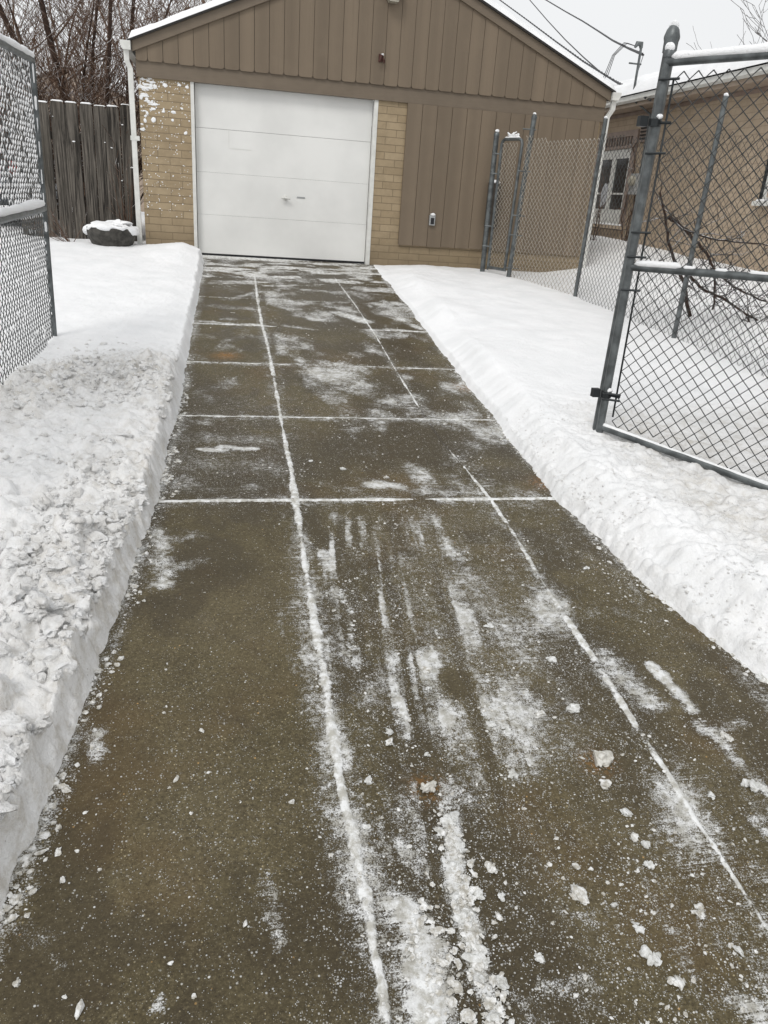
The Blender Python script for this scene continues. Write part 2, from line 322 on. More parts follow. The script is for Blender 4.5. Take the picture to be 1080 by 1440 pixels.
M = {}
M['snow'] = snow_material('snow')
M['snow_bank'] = snow_material('bank_snow', True)
M['siding'] = board_paint('taupe_paint', (.162,.126,.089))
M['trim'] = flat_paint('taupe_trim', (.150,.118,.085), .55, .06, grain=(4, 60, 60), bump=.15)
M['dark_gap'] = flat_paint('dark_gap', (.02,.017,.014), .9)
M['door'] = flat_paint('white_door_paint', (.70,.70,.68), .45, .06, scale=1.3, bump=.10)
M['white_trim'] = flat_paint('white_trim', (.62,.62,.59), .5, .08, scale=9)
M['brick'] = brick_material('tan_brick', (.31,.240,.152), (.365,.288,.188), (.205,.16,.105), .6)
M['brick_house'] = brick_material('pale_brick', (.42,.335,.245), (.47,.38,.285), (.32,.255,.19), .1)
M['galv'] = flat_paint('galvanised_pipe', (.105,.115,.117), .42, .35, scale=14, metal=.4, spec=.5, bump=.15)
M['wire'] = flat_paint('dull_wire', (.055,.058,.058), .5, .3, scale=40, metal=.5)
M['wire_mid'] = flat_paint('grey_wire', (.10,.105,.105), .5, .3, scale=40, metal=.5)
M['wire_far'] = flat_paint('snow_lit_wire', (.40,.37,.32), .5, .3, scale=40, metal=.4)  # far mesh: light off the snow is painted into this paler wire colour
M['iron'] = flat_paint('dark_iron', (.03,.034,.036), .5, .2, metal=.5)
M['shingle'] = flat_paint('dark_shingle', (.03,.028,.026), .9, .3, scale=40)
M['bronze'] = flat_paint('dark_bronze', (.05,.042,.034), .45, .2, metal=.3)
M['rust'] = flat_paint('rusty_iron', (.06,.022,.016), .7, .3, scale=60)
M['black'] = flat_paint('black_plastic', (.014,.014,.016), .4, .2)
M['lens'] = flat_paint('clouded_lens', (.35,.33,.27), .25, .1)
M['greybox'] = flat_paint('grey_box', (.34,.35,.35), .45, .1)
M['cable'] = flat_paint('black_cable', (.02,.02,.022), .6, .2)
M['brown_frame'] = flat_paint('faded_brown_frame', (.26,.20,.165), .6, .15)
M['stone'] = flat_paint('dark_stone', (.055,.052,.046), .85, .45, scale=14, bump=.5)
M['fascia'] = flat_paint('tan_fascia', (.36,.29,.23), .6, .1)
M['car'] = flat_paint('blue_grey_car_paint', (.045,.06,.075), .25, .05, spec=.6)
M['glass'] = flat_paint('dark_glass', (.012,.014,.016), .08, .1, spec=.7, bump=0.0)
M['tail'] = flat_paint('red_lens', (.55,.02,.02), .2, .05)
M['tyre'] = flat_paint('tyre_rubber', (.015,.015,.015), .8, .2)
M['curtain'] = flat_paint('pale_bag', (.42,.43,.45), .6, .15, scale=30)

def wood_material():
    n = NT('weathered_wood')
    gv = n.vmul(n.pos, (45, 45, 1.6)); h = n.noise(1.0, 6, .7, vec=gv, dist=.6)
    big = n.noise(2.2, 4); 
    c = n.mix(n.ramp(h, .36, .66), (.017,.015,.013), (.150,.134,.115))
    c = n.mix(n.math('MULTIPLY', n.ramp(big, .4, .7), .6), c, (.05,.045,.036))
    return n.set(col=c, rough=.85, spec=.2, normal=n.bump(h, .6, .006))
M['wood'] = wood_material()

def bark_material(name, c, snowy=.5, ntx=7):
    n = NT(name)
    f = n.noise(30, 4)
    c0 = n.mix(n.ramp(f, .3, .7), tuple(x * .6 for x in c), c)
    s = n.math('MULTIPLY', n.upness(.35, .8), n.ramp(n.noise(ntx, 3), 1 - snowy - .08, 1 - snowy + .08), clamp=True)
    return n.set(col=n.mix(s, c0, (.8,.81,.82)), rough=.9, spec=.15, normal=n.bump(f, .5, .01))
M['bark'] = bark_material('wet_bark', (.055,.036,.028), .52)
M['twig'] = bark_material('brown_twigs', (.14,.088,.062), .46, 5)
M['far_twig'] = bark_material('far_twigs', (.20,.135,.098), .44, 5)
M['pale_twig'] = bark_material('pale_twigs', (.17,.16,.155), .3, 3)

def concrete_material():
    n = NT('wet_concrete')
    pos = n.pos
    film = n.attr('film'); thick = n.attr('thick'); grain = n.attr('grain'); dark = n.attr('dark'); orange = n.attr('orange')
    big = n.noise(1.3, 4); mid = n.noise(9, 5, .65); fine = n.noise(160, 4, .75)
    broom = n.noise(1.0, 3, .6, vec=n.vmul(pos, (7, 170, 1)))
    c = n.mix(n.ramp(big, .3, .7), (.084,.069,.035), (.120,.099,.056))
    c = n.mix(n.math('MULTIPLY', n.ramp(mid, .35, .75), .55), c, (.062,.049,.029))
    c = n.mix(n.math('MULTIPLY', n.ramp(fine, .52, .75), .5), c, (.15,.13,.09))
    c = n.mix(n.math('MULTIPLY', n.ramp(fine, .46, .28), .5), c, (.04,.033,.022))
    c = n.mix(n.math('MULTIPLY', n.ramp(broom, .42, .26), .55), c, (.045,.036,.024))
    c = n.mix(n.math('MULTIPLY', n.ramp(n.noise(4.2, 5, .62, dist=.4), .56, .78), .55), c, (.050,.041,.027))
    c = n.mix(n.math('MULTIPLY', n.ramp(n.noise(3.3, 5, .6), .56, .8), .4), c, (.15,.13,.095))
    ag = n.noise(85, 3, .75); ag2 = n.noise(190, 2, .7)
    c = n.mix(n.math('MULTIPLY', n.ramp(ag, .50, .74), .62), c, (.215,.182,.108))
    c = n.mix(n.math('MULTIPLY', n.ramp(ag, .48, .28), .62), c, (.026,.021,.013))
    c = n.mix(n.math('MULTIPLY', n.ramp(ag2, .56, .74), .5), c, (.25,.205,.115))
    c = n.mix(n.math('MULTIPLY', n.ramp(ag2, .44, .28), .5), c, (.024,.019,.012))
    # reddish damp in places
    c = n.mix(n.math('MULTIPLY', n.ramp(n.noise(1.7, 4), .50, .72), .45), c, (.105,.066,.028))
    # aggregate and salt specks
    for sc, thr, cc, r0 in ((95, .95, (.46,.39,.24), .28), (150, .945, (.36,.33,.26), .30), (60, .985, (.48,.30,.12), .22), (210, .86, (.03,.024,.017), .36), (260, .90, (.28,.25,.18), .36)):
        v = n.vor(sc); s = n.n('ShaderNodeSeparateColor'); n.l(v.outputs['Color'], s.inputs[0])
        m = n.math('MULTIPLY', n.ramp(v.outputs['Distance'], r0, r0 * .55), n.math('GREATER_THAN', s.outputs[0], thr))
        c = n.mix(n.math('MULTIPLY', m, .8), c, cc)
    c = n.mix(n.math('MULTIPLY', dark, .8, clamp=True), c, (.040,.031,.020))
    on = n.math('MULTIPLY', orange, n.ramp(n.noise(70, 4, .7), .42, .6), clamp=True)
    c = n.mix(n.math('MULTIPLY', on, .8), c, (.40,.17,.025))
    # fine powder: broken up by the broom lines and by grain
    t = n.math('ADD', n.math('MULTIPLY', n.math('SUBTRACT', n.noise(230, 4, .8), .5), 2.6), n.math('MULTIPLY', n.math('SUBTRACT', broom, .5), n.ramp(n.noise(2.2, 2), .45, .62, .15, 1.3)))
    t = n.math('ADD', t, n.math('MULTIPLY', n.math('SUBTRACT', n.noise(45, 4, .7), .5), 1.5))
    pw = n.ramp(n.math('ADD', n.math('MULTIPLY', film, 1.25), t), .46, .80)
    pw = n.math('MULTIPLY', pw, n.ramp(film, .03, .16))
    # granules
    v = n.vor(135); s = n.n('ShaderNodeSeparateColor'); n.l(v.outputs['Color'], s.inputs[0])
    gm = n.math('MULTIPLY', n.ramp(v.outputs['Distance'], .48, .25), n.math('LESS_THAN', s.outputs[1], n.math('MULTIPLY', grain, n.ramp(n.noise(22, 3, .7), .34, .66))))
    v2 = n.vor(290); s2 = n.n('ShaderNodeSeparateColor'); n.l(v2.outputs['Color'], s2.inputs[0])
    gm2 = n.math('MULTIPLY', n.ramp(v2.outputs['Distance'], .5, .3), n.math('LESS_THAN', s2.outputs[1], n.math('MULTIPLY', grain, n.ramp(n.noise(30, 3, .7), .38, .62))))
    gl = n.math('MULTIPLY', n.math('MAXIMUM', gm, gm2), n.math('ADD', .35, n.math('MULTIPLY', s.outputs[2], .5)))
    cov = n.math('MAXIMUM', n.math('MULTIPLY', pw, .86), gl)
    th = n.ramp(n.math('ADD', thick, n.math('ADD', n.math('MULTIPLY', n.math('SUBTRACT', n.noise(75, 4, .7), .5), 1.1), n.math('MULTIPLY', n.math('SUBTRACT', n.noise(17, 3, .6), .5), .9))), .36, .62)
    cov = n.math('MAXIMUM', cov, th, clamp=True)
    icy = n.mix(n.ramp(n.noise(26, 5, .7), .36, .62), (.44,.43,.39), (.77,.78,.78))
    c = n.mix(cov, c, icy)
    rough = n.math('SUBTRACT', n.ramp(cov, 0, .5, .56, .8), n.math('MULTIPLY', dark, .16), clamp=True)
    h = n.math('ADD', n.math('MULTIPLY', fine, .5), n.math('MULTIPLY', broom, .55))
    nm = n.bump(h, .35, .004)
    nm = n.bump(n.math('ADD', cov, n.math('MULTIPLY', n.noise(140, 3), n.math('MULTIPLY', cov, .6))), .5, .006, nm)
    return n.set(col=c, rough=rough, spec=.16, normal=nm)
M['concrete'] = concrete_material()

# ------------------------------------------------------------------ camera
cam = bpy.data.cameras.new('camera'); cam_o = bpy.data.objects.new('camera', cam); col.objects.link(cam_o)
cam.sensor_fit = 'VERTICAL'; cam.sensor_height = 36.0; cam.lens = 1076.0 / 1440.0 * 36.0
cam.clip_start = .05; cam.clip_end = 2000
rt = Vector((0.98031943,-0.18590988,0.06641788)); up = Vector((0.00983078,0.38198666,0.92411555)); fw = Vector((0.19717295,0.90527549,-0.3762963))
cam_o.matrix_world = Matrix(((rt.x,up.x,-fw.x,0),(rt.y,up.y,-fw.y,0),(rt.z,up.z,-fw.z,.887),(0,0,0,1)))
scene.camera = cam_o
CAM = Vector((0,0,.887))

# ------------------------------------------------------------------ light: overcast winter day
w = bpy.data.worlds.new('World'); scene.world = w; w.use_nodes = True
nt = w.node_tree; nt.nodes.clear()
sky = nt.nodes.new('ShaderNodeTexSky'); sky.sky_type = 'NISHITA'; sky.sun_disc = False
SUN_EL, SUN_ROT = R(48), R(-35)
sky.sun_elevation = SUN_EL; sky.sun_rotation = SUN_ROT; sky.air_density = 1.0; sky.dust_density = 6.0; sky.ozone_density = 1.0
hsv = nt.nodes.new('ShaderNodeHueSaturation'); hsv.inputs['Saturation'].default_value = .12; hsv.inputs['Value'].default_value = 1.0
nt.links.new(sky.outputs[0], hsv.inputs['Color'])
# even cloud layer, slightly brighter overhead, with faint mottling
tc = nt.nodes.new('ShaderNodeTexCoord'); sx = nt.nodes.new('ShaderNodeSeparateXYZ'); nt.links.new(tc.outputs['Generated'], sx.inputs[0])
cr = nt.nodes.new('ShaderNodeValToRGB'); nt.links.new(sx.outputs[2], cr.inputs[0])
cr.color_ramp.elements[0].position = 0.0; cr.color_ramp.elements[0].color = (10.2,10.35,10.5,1)
cr.color_ramp.elements[1].position = 1.0; cr.color_ramp.elements[1].color = (9.6,9.7,9.8,1)
cn = nt.nodes.new('ShaderNodeTexNoise'); cn.inputs['Scale'].default_value = 2.0; cn.inputs['Detail'].default_value = 4
nt.links.new(tc.outputs['Generated'], cn.inputs['Vector'])
mr = nt.nodes.new('ShaderNodeMapRange'); mr.inputs[3].default_value = .93; mr.inputs[4].default_value = 1.06; nt.links.new(cn.outputs[0], mr.inputs[0])
mu = nt.nodes.new('ShaderNodeMix'); mu.data_type = 'RGBA'; mu.blend_type = 'MULTIPLY'; mu.inputs[0].default_value = 1
nt.links.new(cr.outputs[0], mu.inputs[6]); nt.links.new(mr.outputs[0], mu.inputs[7])
mx = nt.nodes.new('ShaderNodeMix'); mx.data_type = 'RGBA'; mx.inputs[0].default_value = .82
nt.links.new(hsv.outputs[0], mx.inputs[6]); nt.links.new(mu.outputs[2], mx.inputs[7])
bg = nt.nodes.new('ShaderNodeBackground'); bg.inputs[1].default_value = .1; nt.links.new(mx.outputs[2], bg.inputs[0])
wo = nt.nodes.new('ShaderNodeOutputWorld'); nt.links.new(bg.outputs[0], wo.inputs[0])
sl = bpy.data.lights.new('sun', 'SUN'); sl.energy = 1.15; sl.angle = R(18); sl.color = (1,.97,.93)
so = bpy.data.objects.new('sun', sl); col.objects.link(so)
az = SUN_ROT
sd = Vector((math.sin(az)*math.cos(SUN_EL), math.cos(az)*math.cos(SUN_EL)*-1, math.sin(SUN_EL)))
so.rotation_euler = sd.to_track_quat('Z', 'Y').to_euler(); so.location = (0,0,20)
sky.sun_rotation = math.atan2(sd.x, sd.y)
scene.view_settings.view_transform = 'Standard'; scene.view_settings.look = 'None'; scene.view_settings.exposure = 0
scene.cycles.max_bounces = 6; scene.cycles.diffuse_bounces = 4; scene.cycles.use_denoising = True

# ------------------------------------------------------------------ ground
LE = ([-6,1.0,1.43,1.76,2.28,3.26,3.66,4.72,7.0,11.0,11.5,12.5], [-.75,-.60,-.54,-.50,-.455,-.375,-.345,-.315,-.30,-.30,-.40,-.42])
RE = ([-6,1.0,1.6,2.07,2.5,3.0,3.67,4.9,6.16,7.54,10.5,11.57,12.5], [2.75,2.35,2.10,1.95,1.87,1.80,1.765,1.81,1.85,1.94,2.03,2.06,2.06])
def wig(y, s): return .05*(fbm(y*1.6, y*0+3.1, s, 4)-.5) + .03*(fbm(y*9, y*0+1.3, s+9, 3)-.5)

def left_edge(y): return np.interp(y, *LE) + wig(y, 11) * .7 + .016*(fbm(y*22, y*0+.7, 13, 3)-.5)
def right_edge(y): return np.interp(y, *RE) + wig(y, 23)*1.2 + .02*(fbm(y*20, y*0+.7, 24, 3)-.5)*sstep(6.5,4.5,y)

def left_h(x, y):
    """snow surface on the left, plus how dirty it is"""
    d = left_edge(y) - x
    Hs = np.interp(y, [-6,1,2.5,4.5,6.5,8.5,10.3,11.2,11.6,14], [.165,.165,.165,.155,.135,.12,.135,.155,.11,.11])
    Hs = Hs*(1 + sstep(6.5,4.5,y)*(.42*(fbm(y*5, y*0+2, 185)-.5) + .30*(fbm(x*14, y*14, 186)-.5)))
    fw_ = .05+.05*fbm(y*6, y*0+5, 187)
    edge = .82*sstep(-.005, fw_, d) + .18*sstep(.05, .30, d)
    crumb = sstep(5.2, 2.8, y) * (.60 + .40*sstep(1.0, .1, d))
    mound = np.exp(-((y-5.0+.35*np.sin(x*3))/.55)**2) * sstep(-1.55, -1.15, x) * sstep(.0, .12, d)
    strip = sstep(6.0, 3.4, y) * sstep(.55, .12, d)
    rough = np.clip(np.maximum(np.maximum(crumb, mound), strip*.8)*(.45+1.1*fbm(x*2.4, y*2.4, 188)), 0, 1)
    h = Hs*edge
    h = h + edge*(.05*(fbm(x*1.3, y*1.3, 31)-.5) + .016*(fbm(x*7, y*7, 33)-.5))
    h = h + mound*.07 + np.exp(-((x+.55)/.35)**2 - ((y-10.9)/.55)**2)*.09*edge
    lm = .75*lumps(x, y, .16, 5, fill=.35) + .85*lumps(x+.03, y+.02, .075, 15, fill=.62) + .8*lumps(x, y, .036, 25, fill=.72)
    h = h + rough*edge*(lm*1.15 + .06*(fbm(x*16, y*16, 41)-.5)) + edge*(.007+.012*sstep(6.5,4.5,y))*(fbm(x*30, y*30, 43, 3)-.5)
    # scraped face: vertical shovel marks
    face = sstep(0, .02, d)*sstep(.16, .07, d)
    h = h + face*sstep(7,5,y)*(.07*(fbm(x*40, y*9, 51)-.5) + .05*(fbm(x*14, y*26, 52)-.5) + .5*lumps(x, y, .03, 53, fill=.5))
    dirt = np.clip(mound*1.0 + strip*.40 + crumb*.30 + .25*face*sstep(7,3,y) + .22*sstep(6,4.2,y), 0, 1)
    h = h + sstep(-3, -7, x)*.05
    return zplane(y) + h - .012, dirt, d

def right_h(x, y):
    d = x - right_edge(y)
    Hs = np.interp(y, [-6,2,4,6,8,10,11.0,11.6,14], [.19,.19,.20,.19,.16,.12,.09,.05,.05])
    w1 = np.interp(y, [2,4,7,11], [.17,.17,.2,.30])
    edge = .30*sstep(-.005, .05, d) + .70*sstep(.01, w1*1.35, d)
    rough = np.clip(sstep(5.4, 3.4, y)*(.35+.65*sstep(1.3,.2,d))*.7 + sstep(5.6,4.4,y)*sstep(.3,.8,d)*.30, 0, 1)
    h = Hs*edge + edge*(.035*(fbm(x*1.1+9, y*1.1, 61)-.5) + .022*(fbm(x*4.5, y*4.5, 63)-.5)) + edge*(.004+.016*sstep(5.6,4.2,y))*(fbm(x*28, y*28, 65, 3)-.5) + edge*.05*sstep(5.4,4.2,y)*(fbm(x*9, y*9, 67, 3)-.5)
    drift = sstep(5, 7.5, y)*sstep(.7,.25,d)*sstep(.05,.2,d)
    h = h + drift*.035*np.sin(y*3.1 + 4*fbm(x*1.2, y*1.2, 66))*edge
    toe = sstep(.12, .02, d)*sstep(-.01,.01,d)*sstep(5.2,3.9,y)
    lm = .5*lumps(x, y, .14, 71, fill=.3) + .6*lumps(x, y, .07, 73, fill=.5) + .6*lumps(x, y, .034, 75, fill=.6)
    h = h + rough*edge*(lm*.95 + .045*(fbm(x*14, y*14, 77)-.5)) + toe*(lumps(x, y, .05, 79, fill=.9)*1.0 + lumps(x, y, .022, 80, fill=.8)*.7 + .010)
    h = h - .035*np.exp(-((x-2.7)/.6)**2-((y-3.7)/.7)**2)
    dirt = np.clip(sstep(5.1, 4.3, y)*sstep(.25, .7, d)*.9*(.4+.9*fbm(x*2.2, y*2.2, 81)) + rough*.18 + .16*sstep(.3,.05,d)*sstep(5.2,4,y), 0, 1)
    h = h + .34*sstep(4.6, 6.9, x)*sstep(5, 9, y) + .10*sstep(12, 15, y)
    return zplane(y) + h - .012, dirt, d

def grow_rows(a, b, f):
    o = [a]
    while o[-1] < b: o.append(o[-1] + f(o[-1]))
    return np.array(o)
yrow = np.concatenate([np.linspace(-6,.4,14)[:-1], grow_rows(.4, 12.5, lambda y: np.interp(y, [.4,3.2,5,7,12], [.0085,.0085,.013,.026,.035])), np.linspace(12.6,24,30)])
def dcols(far):
    return np.concatenate([grow_rows(-.01, 2.6, lambda d: np.interp(d, [0,.12,1.0,2.6], [.006,.0095,.0115,.05])), np.linspace(2.7,far,26)])
dd = dcols(14)
Y2, D2 = np.meshgrid(yrow, dd, indexing='ij')
X2 = left_edge(Y2) - D2
Z2, dirt, _ = left_h(X2, Y2)
P = np.stack([X2, Y2, Z2], -1); P[:,0,2] = zplane(yrow) - .06
lb = tag(grid_mesh('snow_bank', P, M['snow_bank'], {'dirt': dirt}, flip=False), 'shovelled snow with a steep cut edge left of the driveway', None, None, 'structure')
X2 = right_edge(Y2) + D2
Z2, dirt, _ = right_h(X2, Y2)
P = np.stack([X2, Y2, Z2], -1); P[:,0,2] = zplane(yrow) - .06
rb = tag(grid_mesh('snow_bank', P, M['snow_bank'], {'dirt': dirt}, flip=True), 'smooth rounded snow bank right of the driveway', None, None, 'structure')
# ground to the horizon
gx = np.concatenate([[-600,-200,-60], np.linspace(-20,20,41), [60,200,600]])
gy = np.concatenate([[-600,-200,-60,-30], np.linspace(-20,24,45), [60,200,700]])
GX, GY = np.meshgrid(gx, gy, indexing='ij')
GZ = zplane(GY) - .14
P = np.stack([GX, GY, GZ], -1)
tag(grid_mesh('ground', P, M['snow'], flip=True), None, None, None, 'structure')

# ------------------------------------------------------------------ driveway
ys = np.concatenate([np.linspace(-6,.5,20)[:-1], np.arange(.5,3.0,.0065), np.arange(3.0,6,.011), np.arange(6,D+.06,.02)])
xs = np.concatenate([[-.95,-.85,-.75], np.arange(-.66,2.15,.0075), [2.3,2.5,2.7,2.95]])
YY, XX = np.meshgrid(ys, xs, indexing='ij')
def seg_dist(px, py, a, b):
    ax, ay = a; bx, by = b; vx, vy = bx-ax, by-ay; L = vx*vx+vy*vy + 1e-12
    t = np.clip(((px-ax)*vx + (py-ay)*vy)/L, 0, 1)
    return np.hypot(px-ax-t*vx, py-ay-t*vy), t
film = np.zeros_like(XX); thick = np.zeros_like(XX); grain = np.zeros_like(XX); darkm = np.zeros_like(XX); oran = np.zeros_like(XX); bumpz = np.zeros_like(XX)
edge_n = .5 + 1.0*(fbm(XX*14, YY*14, 91)-.5) + .5*(fbm(XX*50, YY*50, 92, 3)-.5)
WX = XX + .045*(fbm(XX*5, YY*5, 171)-.5) + .022*(fbm(XX*22, YY*22, 172, 3)-.5)
WY = YY + .06*(fbm(XX*5+4, YY*5, 173)-.5) + .022*(fbm(XX*22+4, YY*22, 174, 3)-.5)
patchy = fbm(XX*9, YY*7, 175)
def polydist(pl, warp=True):
    best = np.full_like(XX, 9.)
    for a, b in zip(pl[:-1], pl[1:]):
        ya, yb = min(a[1],b[1])-.5, max(a[1],b[1])+.5
        r = (ys > ya) & (ys < yb)
        if not r.any(): continue
        d_, _t = seg_dist((WX if warp else XX)[r], (WY if warp else YY)[r], a, b)
        best[r] = np.minimum(best[r], d_)
    return best
for pl, w_, st in FILM:
    if len(pl) == 1: pl = pl + [(pl[0][0]+.01, pl[0][1])]
    d_ = polydist(pl)
    film = np.maximum(film, st*(.35+1.45*patchy)*1.05*sstep(w_*1.9, w_*.05, d_ + w_*.9*(edge_n-.5)))
    if st >= .7: thick = np.maximum(thick, (st-.25)*(.45+1.1*patchy)*sstep(w_*1.1, w_*.1, d_ + w_*.9*(edge_n-.5)))
# joints filled with packed snow
dl = polydist(LJ, False) + .014*(fbm(XX*9, YY*9, 176)-.5) + .010*(fbm(XX*34, YY*34, 177, 3)-.5); wl = np.interp(YY, [1,2,2.5,3.5,5,7,9,10.4,12], [.013,.017,.022,.015,.011,.012,.013,.010,.0]) * (.40+1.2*fbm(YY*3.2, YY*0+.4, 101)) 
wl = wl*(.7+.6*fbm(XX*20, YY*20, 102))
thick = np.maximum(thick, (.22+1.3*fbm(XX*5, YY*5, 178))*sstep(wl*1.8, wl*.2, dl)*np.interp(YY,[1,1.8,2.4],[.85,.9,1.0])); bumpz += .006*sstep(wl*1.2, 0, dl)*(.5+fbm(XX*25,YY*25,104))
film = np.maximum(film, .75*patchy*1.4*sstep(.13, .01, dl - .07*(fbm(XX*4,YY*2.5,103)-.45))*np.interp(YY,[1,2,3,4,7,10.4,10.6],[.9,.9,.7,.5,.6,.6,0]))
dr = polydist(RJ, False) + .006*(fbm(XX*9, YY*9, 179)-.5) + .005*(fbm(XX*34, YY*34, 180, 3)-.5); cr_ = sstep(4.25,4.4,YY)*sstep(5.25,5.1,YY)
wr = np.interp(YY, [1,1.5,2.2,3.6,4.3,6,9,10.4], [.009,.010,.013,.010,.006,.008,.009,.006])*(.35+1.2*fbm(YY*4, YY*0+7, 105))*(1-.8*cr_)
thick = np.maximum(thick, (.18+1.25*fbm(XX*6, YY*6, 190))*sstep(wr*1.6, wr*.4, dr)*(1-.35*cr_)); bumpz += .004*sstep(wr*1.2, 0, dr)
film = np.maximum(film, .62*patchy*1.4*sstep(.10, .01, dr - .07*(fbm(XX*4,YY*2.5,107)-.5))*(1-cr_)*np.interp(YY,[1,4,10.3,10.5],[1,.8,.7,0]))
darkm = np.maximum(darkm, 1.25*cr_*sstep(.017, .006, dr + .006*(fbm(XX*60,YY*30,108)-.5)))
for yj, wj, st in ((3.66,.017,1.0),(4.915,.009,1.0),(6.17,.010,.95),(7.47,.016,.9),(8.72,.02,.6),(9.95,.02,.5)):
    dj = np.abs(YY - yj - .012*(fbm(XX*2.5, XX*0+yj, 111)-.5))
    br = .30 + .9*fbm(XX*3.4, XX*0+yj*3, 112)
    if 4 < yj < 7: br = br + .35
    if yj < 4: br = br + .35 - .9*np.exp(-((XX-.98)/.10)**2)
    if 7 < yj < 8: br = br + .3*(XX < .33) + .3*(XX > 1.35) - .45*((XX>.45)&(XX<1.3))
    wjn = wj*np.clip(br, 0, 1.15)*(.75+.5*fbm(XX*22, YY*22, 114))
    thick = np.maximum(thick, st*(.6+.8*fbm(XX*8, YY*8, 181))*sstep(wjn*1.4+.001, wjn*.4, dj + .006*(fbm(XX*30, YY*30, 182)-.5))*(br > .25)); bumpz += .004*sstep(wjn+.001, 0, dj)
    film = np.maximum(film, .55*patchy*1.4*st*sstep(.12, .01, dj - .05*(fbm(XX*6,YY*4,113)-.5))*np.clip(br,0,1))
# streaks in front of the door
far = sstep(8.3, 10.4, YY)
stk = fbm(WX*3.0, WY*6.5, 121)
film = np.maximum(film, far*.95*sstep(.47, .68, stk)*(.5+patchy)); thick = np.maximum(thick, far*.65*sstep(.58,.72,fbm(WX*2.6+3, WY*5.0, 183))); darkm = np.maximum(darkm, far*.75*sstep(.62, .40, fbm(XX*1.6, YY*3, 122)))
darkm = np.maximum(darkm, .55*sstep(6.5,8.2,YY)*sstep(.45,.6,XX)*sstep(1.5,1.2,XX))
film = np.maximum(film, .9*sstep(11.1,11.5,YY)*sstep(.38,.62,fbm(XX*3, YY*8, 123)))
thick = np.maximum(thick, .75*sstep(11.30,11.46,YY + .25*(fbm(XX*2.5, YY*0, 124)-.5))*sstep(1.9,-.2,XX+.0*YY)**.5)
# random faint powder
rp = fbm(XX*2.2, YY*1.5, 125); film = np.maximum(film, .62*sstep(.50,.74,rp)*(.4+1.2*patchy)*sstep(.33,.45,XX+.0*YY)); film = np.maximum(film, .34*np.exp(-((XX-.85)/.38)**2-((YY-2.55)/.55)**2)*(.1+1.5*patchy)) 
film = np.maximum(film, .50*sstep(.50,.74,fbm(XX*3.1+5, YY*2.2, 126))*(.4+1.2*patchy)*sstep(3.2,3.7,YY))
skew = XX - .10*(YY-2.4)
lng = fbm(skew*26, YY*1.1, 191, 4); lm_ = sstep(.34,.42,XX)*sstep(1.15,.9,XX)*sstep(1.2,1.7,YY)*sstep(3.62,3.3,YY)
film = np.maximum(film, .74*lm_*sstep(1.55,2.1,YY)*sstep(.54,.68,lng)*(.0+1.6*patchy)); darkm = np.maximum(darkm, .5*lm_*sstep(.44,.30,lng))
film *= 1-.75*lm_*sstep(.46,.34,lng)
film = np.maximum(film, .34*sstep(.36,.45,XX)*sstep(.52,.70,fbm(skew*11+3, YY*.9, 192))*sstep(3.7,3.2,YY)*(.0+1.6*patchy)); grain = np.maximum(grain, .55*sstep(.38,.5,XX)*sstep(.50,.68,fbm(XX*4+7, YY*2.6, 195))*sstep(3.7,3.3,YY))
darkm = np.maximum(darkm, .75*sstep(.50,.72,fbm(XX*1.5+2, YY*.9, 193)))
darkm = np.maximum(darkm, .6*sstep(.52,.68,fbm(WX*5, WY*4, 194)))
for (c, rx, ry, st) in GRAIN:
    q = ((XX-c[0])/(rx*1.3))**2 + ((YY-c[1])/(ry*1.3))**2
    grain = np.maximum(grain, st*np.exp(-q))
grain = np.maximum(grain, .20*sstep(3.2,3.8,YY)*sstep(9,7,YY)*(.4+fbm(XX*3,YY*3,127)))
grain = np.maximum(grain, .16*sstep(.36,.5,XX))
grain = np.maximum(grain, .035)
# snow dust along both banks
el = XX - np.interp(YY, *LE); er = np.interp(YY, *RE) - XX
film = np.maximum(film, .5*sstep(.09,.0,el - .06*(fbm(XX*6,YY*5,128)-.5))*sstep(.35,.6,fbm(XX*8,YY*3,129)))
film = np.maximum(film, .45*sstep(.08,.0,er)*sstep(.35,.6,fbm(XX*8,YY*3,130)))
darkm = np.maximum(darkm, .7*sstep(.10,.02,el)*sstep(2.3,3.0,YY)*sstep(4.6,3.6,YY)); grain = np.maximum(grain, .8*sstep(.08,.0,el))
for c, rx, ry in FOOT:
    k = np.exp(-(((XX-c[0])/rx)**2 + ((YY-c[1])/ry)**2)**2)
    film *= 1-k; grain *= 1-k; thick *= 1-k; darkm = np.maximum(darkm, .3*k)
for c in ORANGE:
    oran = np.maximum(oran, (.5 if c[1] < 3 else 1)*np.exp(-((XX-c[0])/(.05 if c[1]<3 else .10))**2 - ((YY-c[1])/(.05 if c[1]<3 else .09))**2))
# saw-cut joints sit slightly low, snow slightly proud
bumpz += .006*thick*(fbm(XX*35,YY*35,131)) + .002*film
ZZ = zplane(YY) + bumpz
P = np.stack([XX, YY, ZZ], -1)
tag(grid_mesh('driveway', P, M['concrete'], {'film': film, 'thick': thick, 'grain': grain, 'dark': darkm, 'orange': oran}), None, None, None, 'structure')

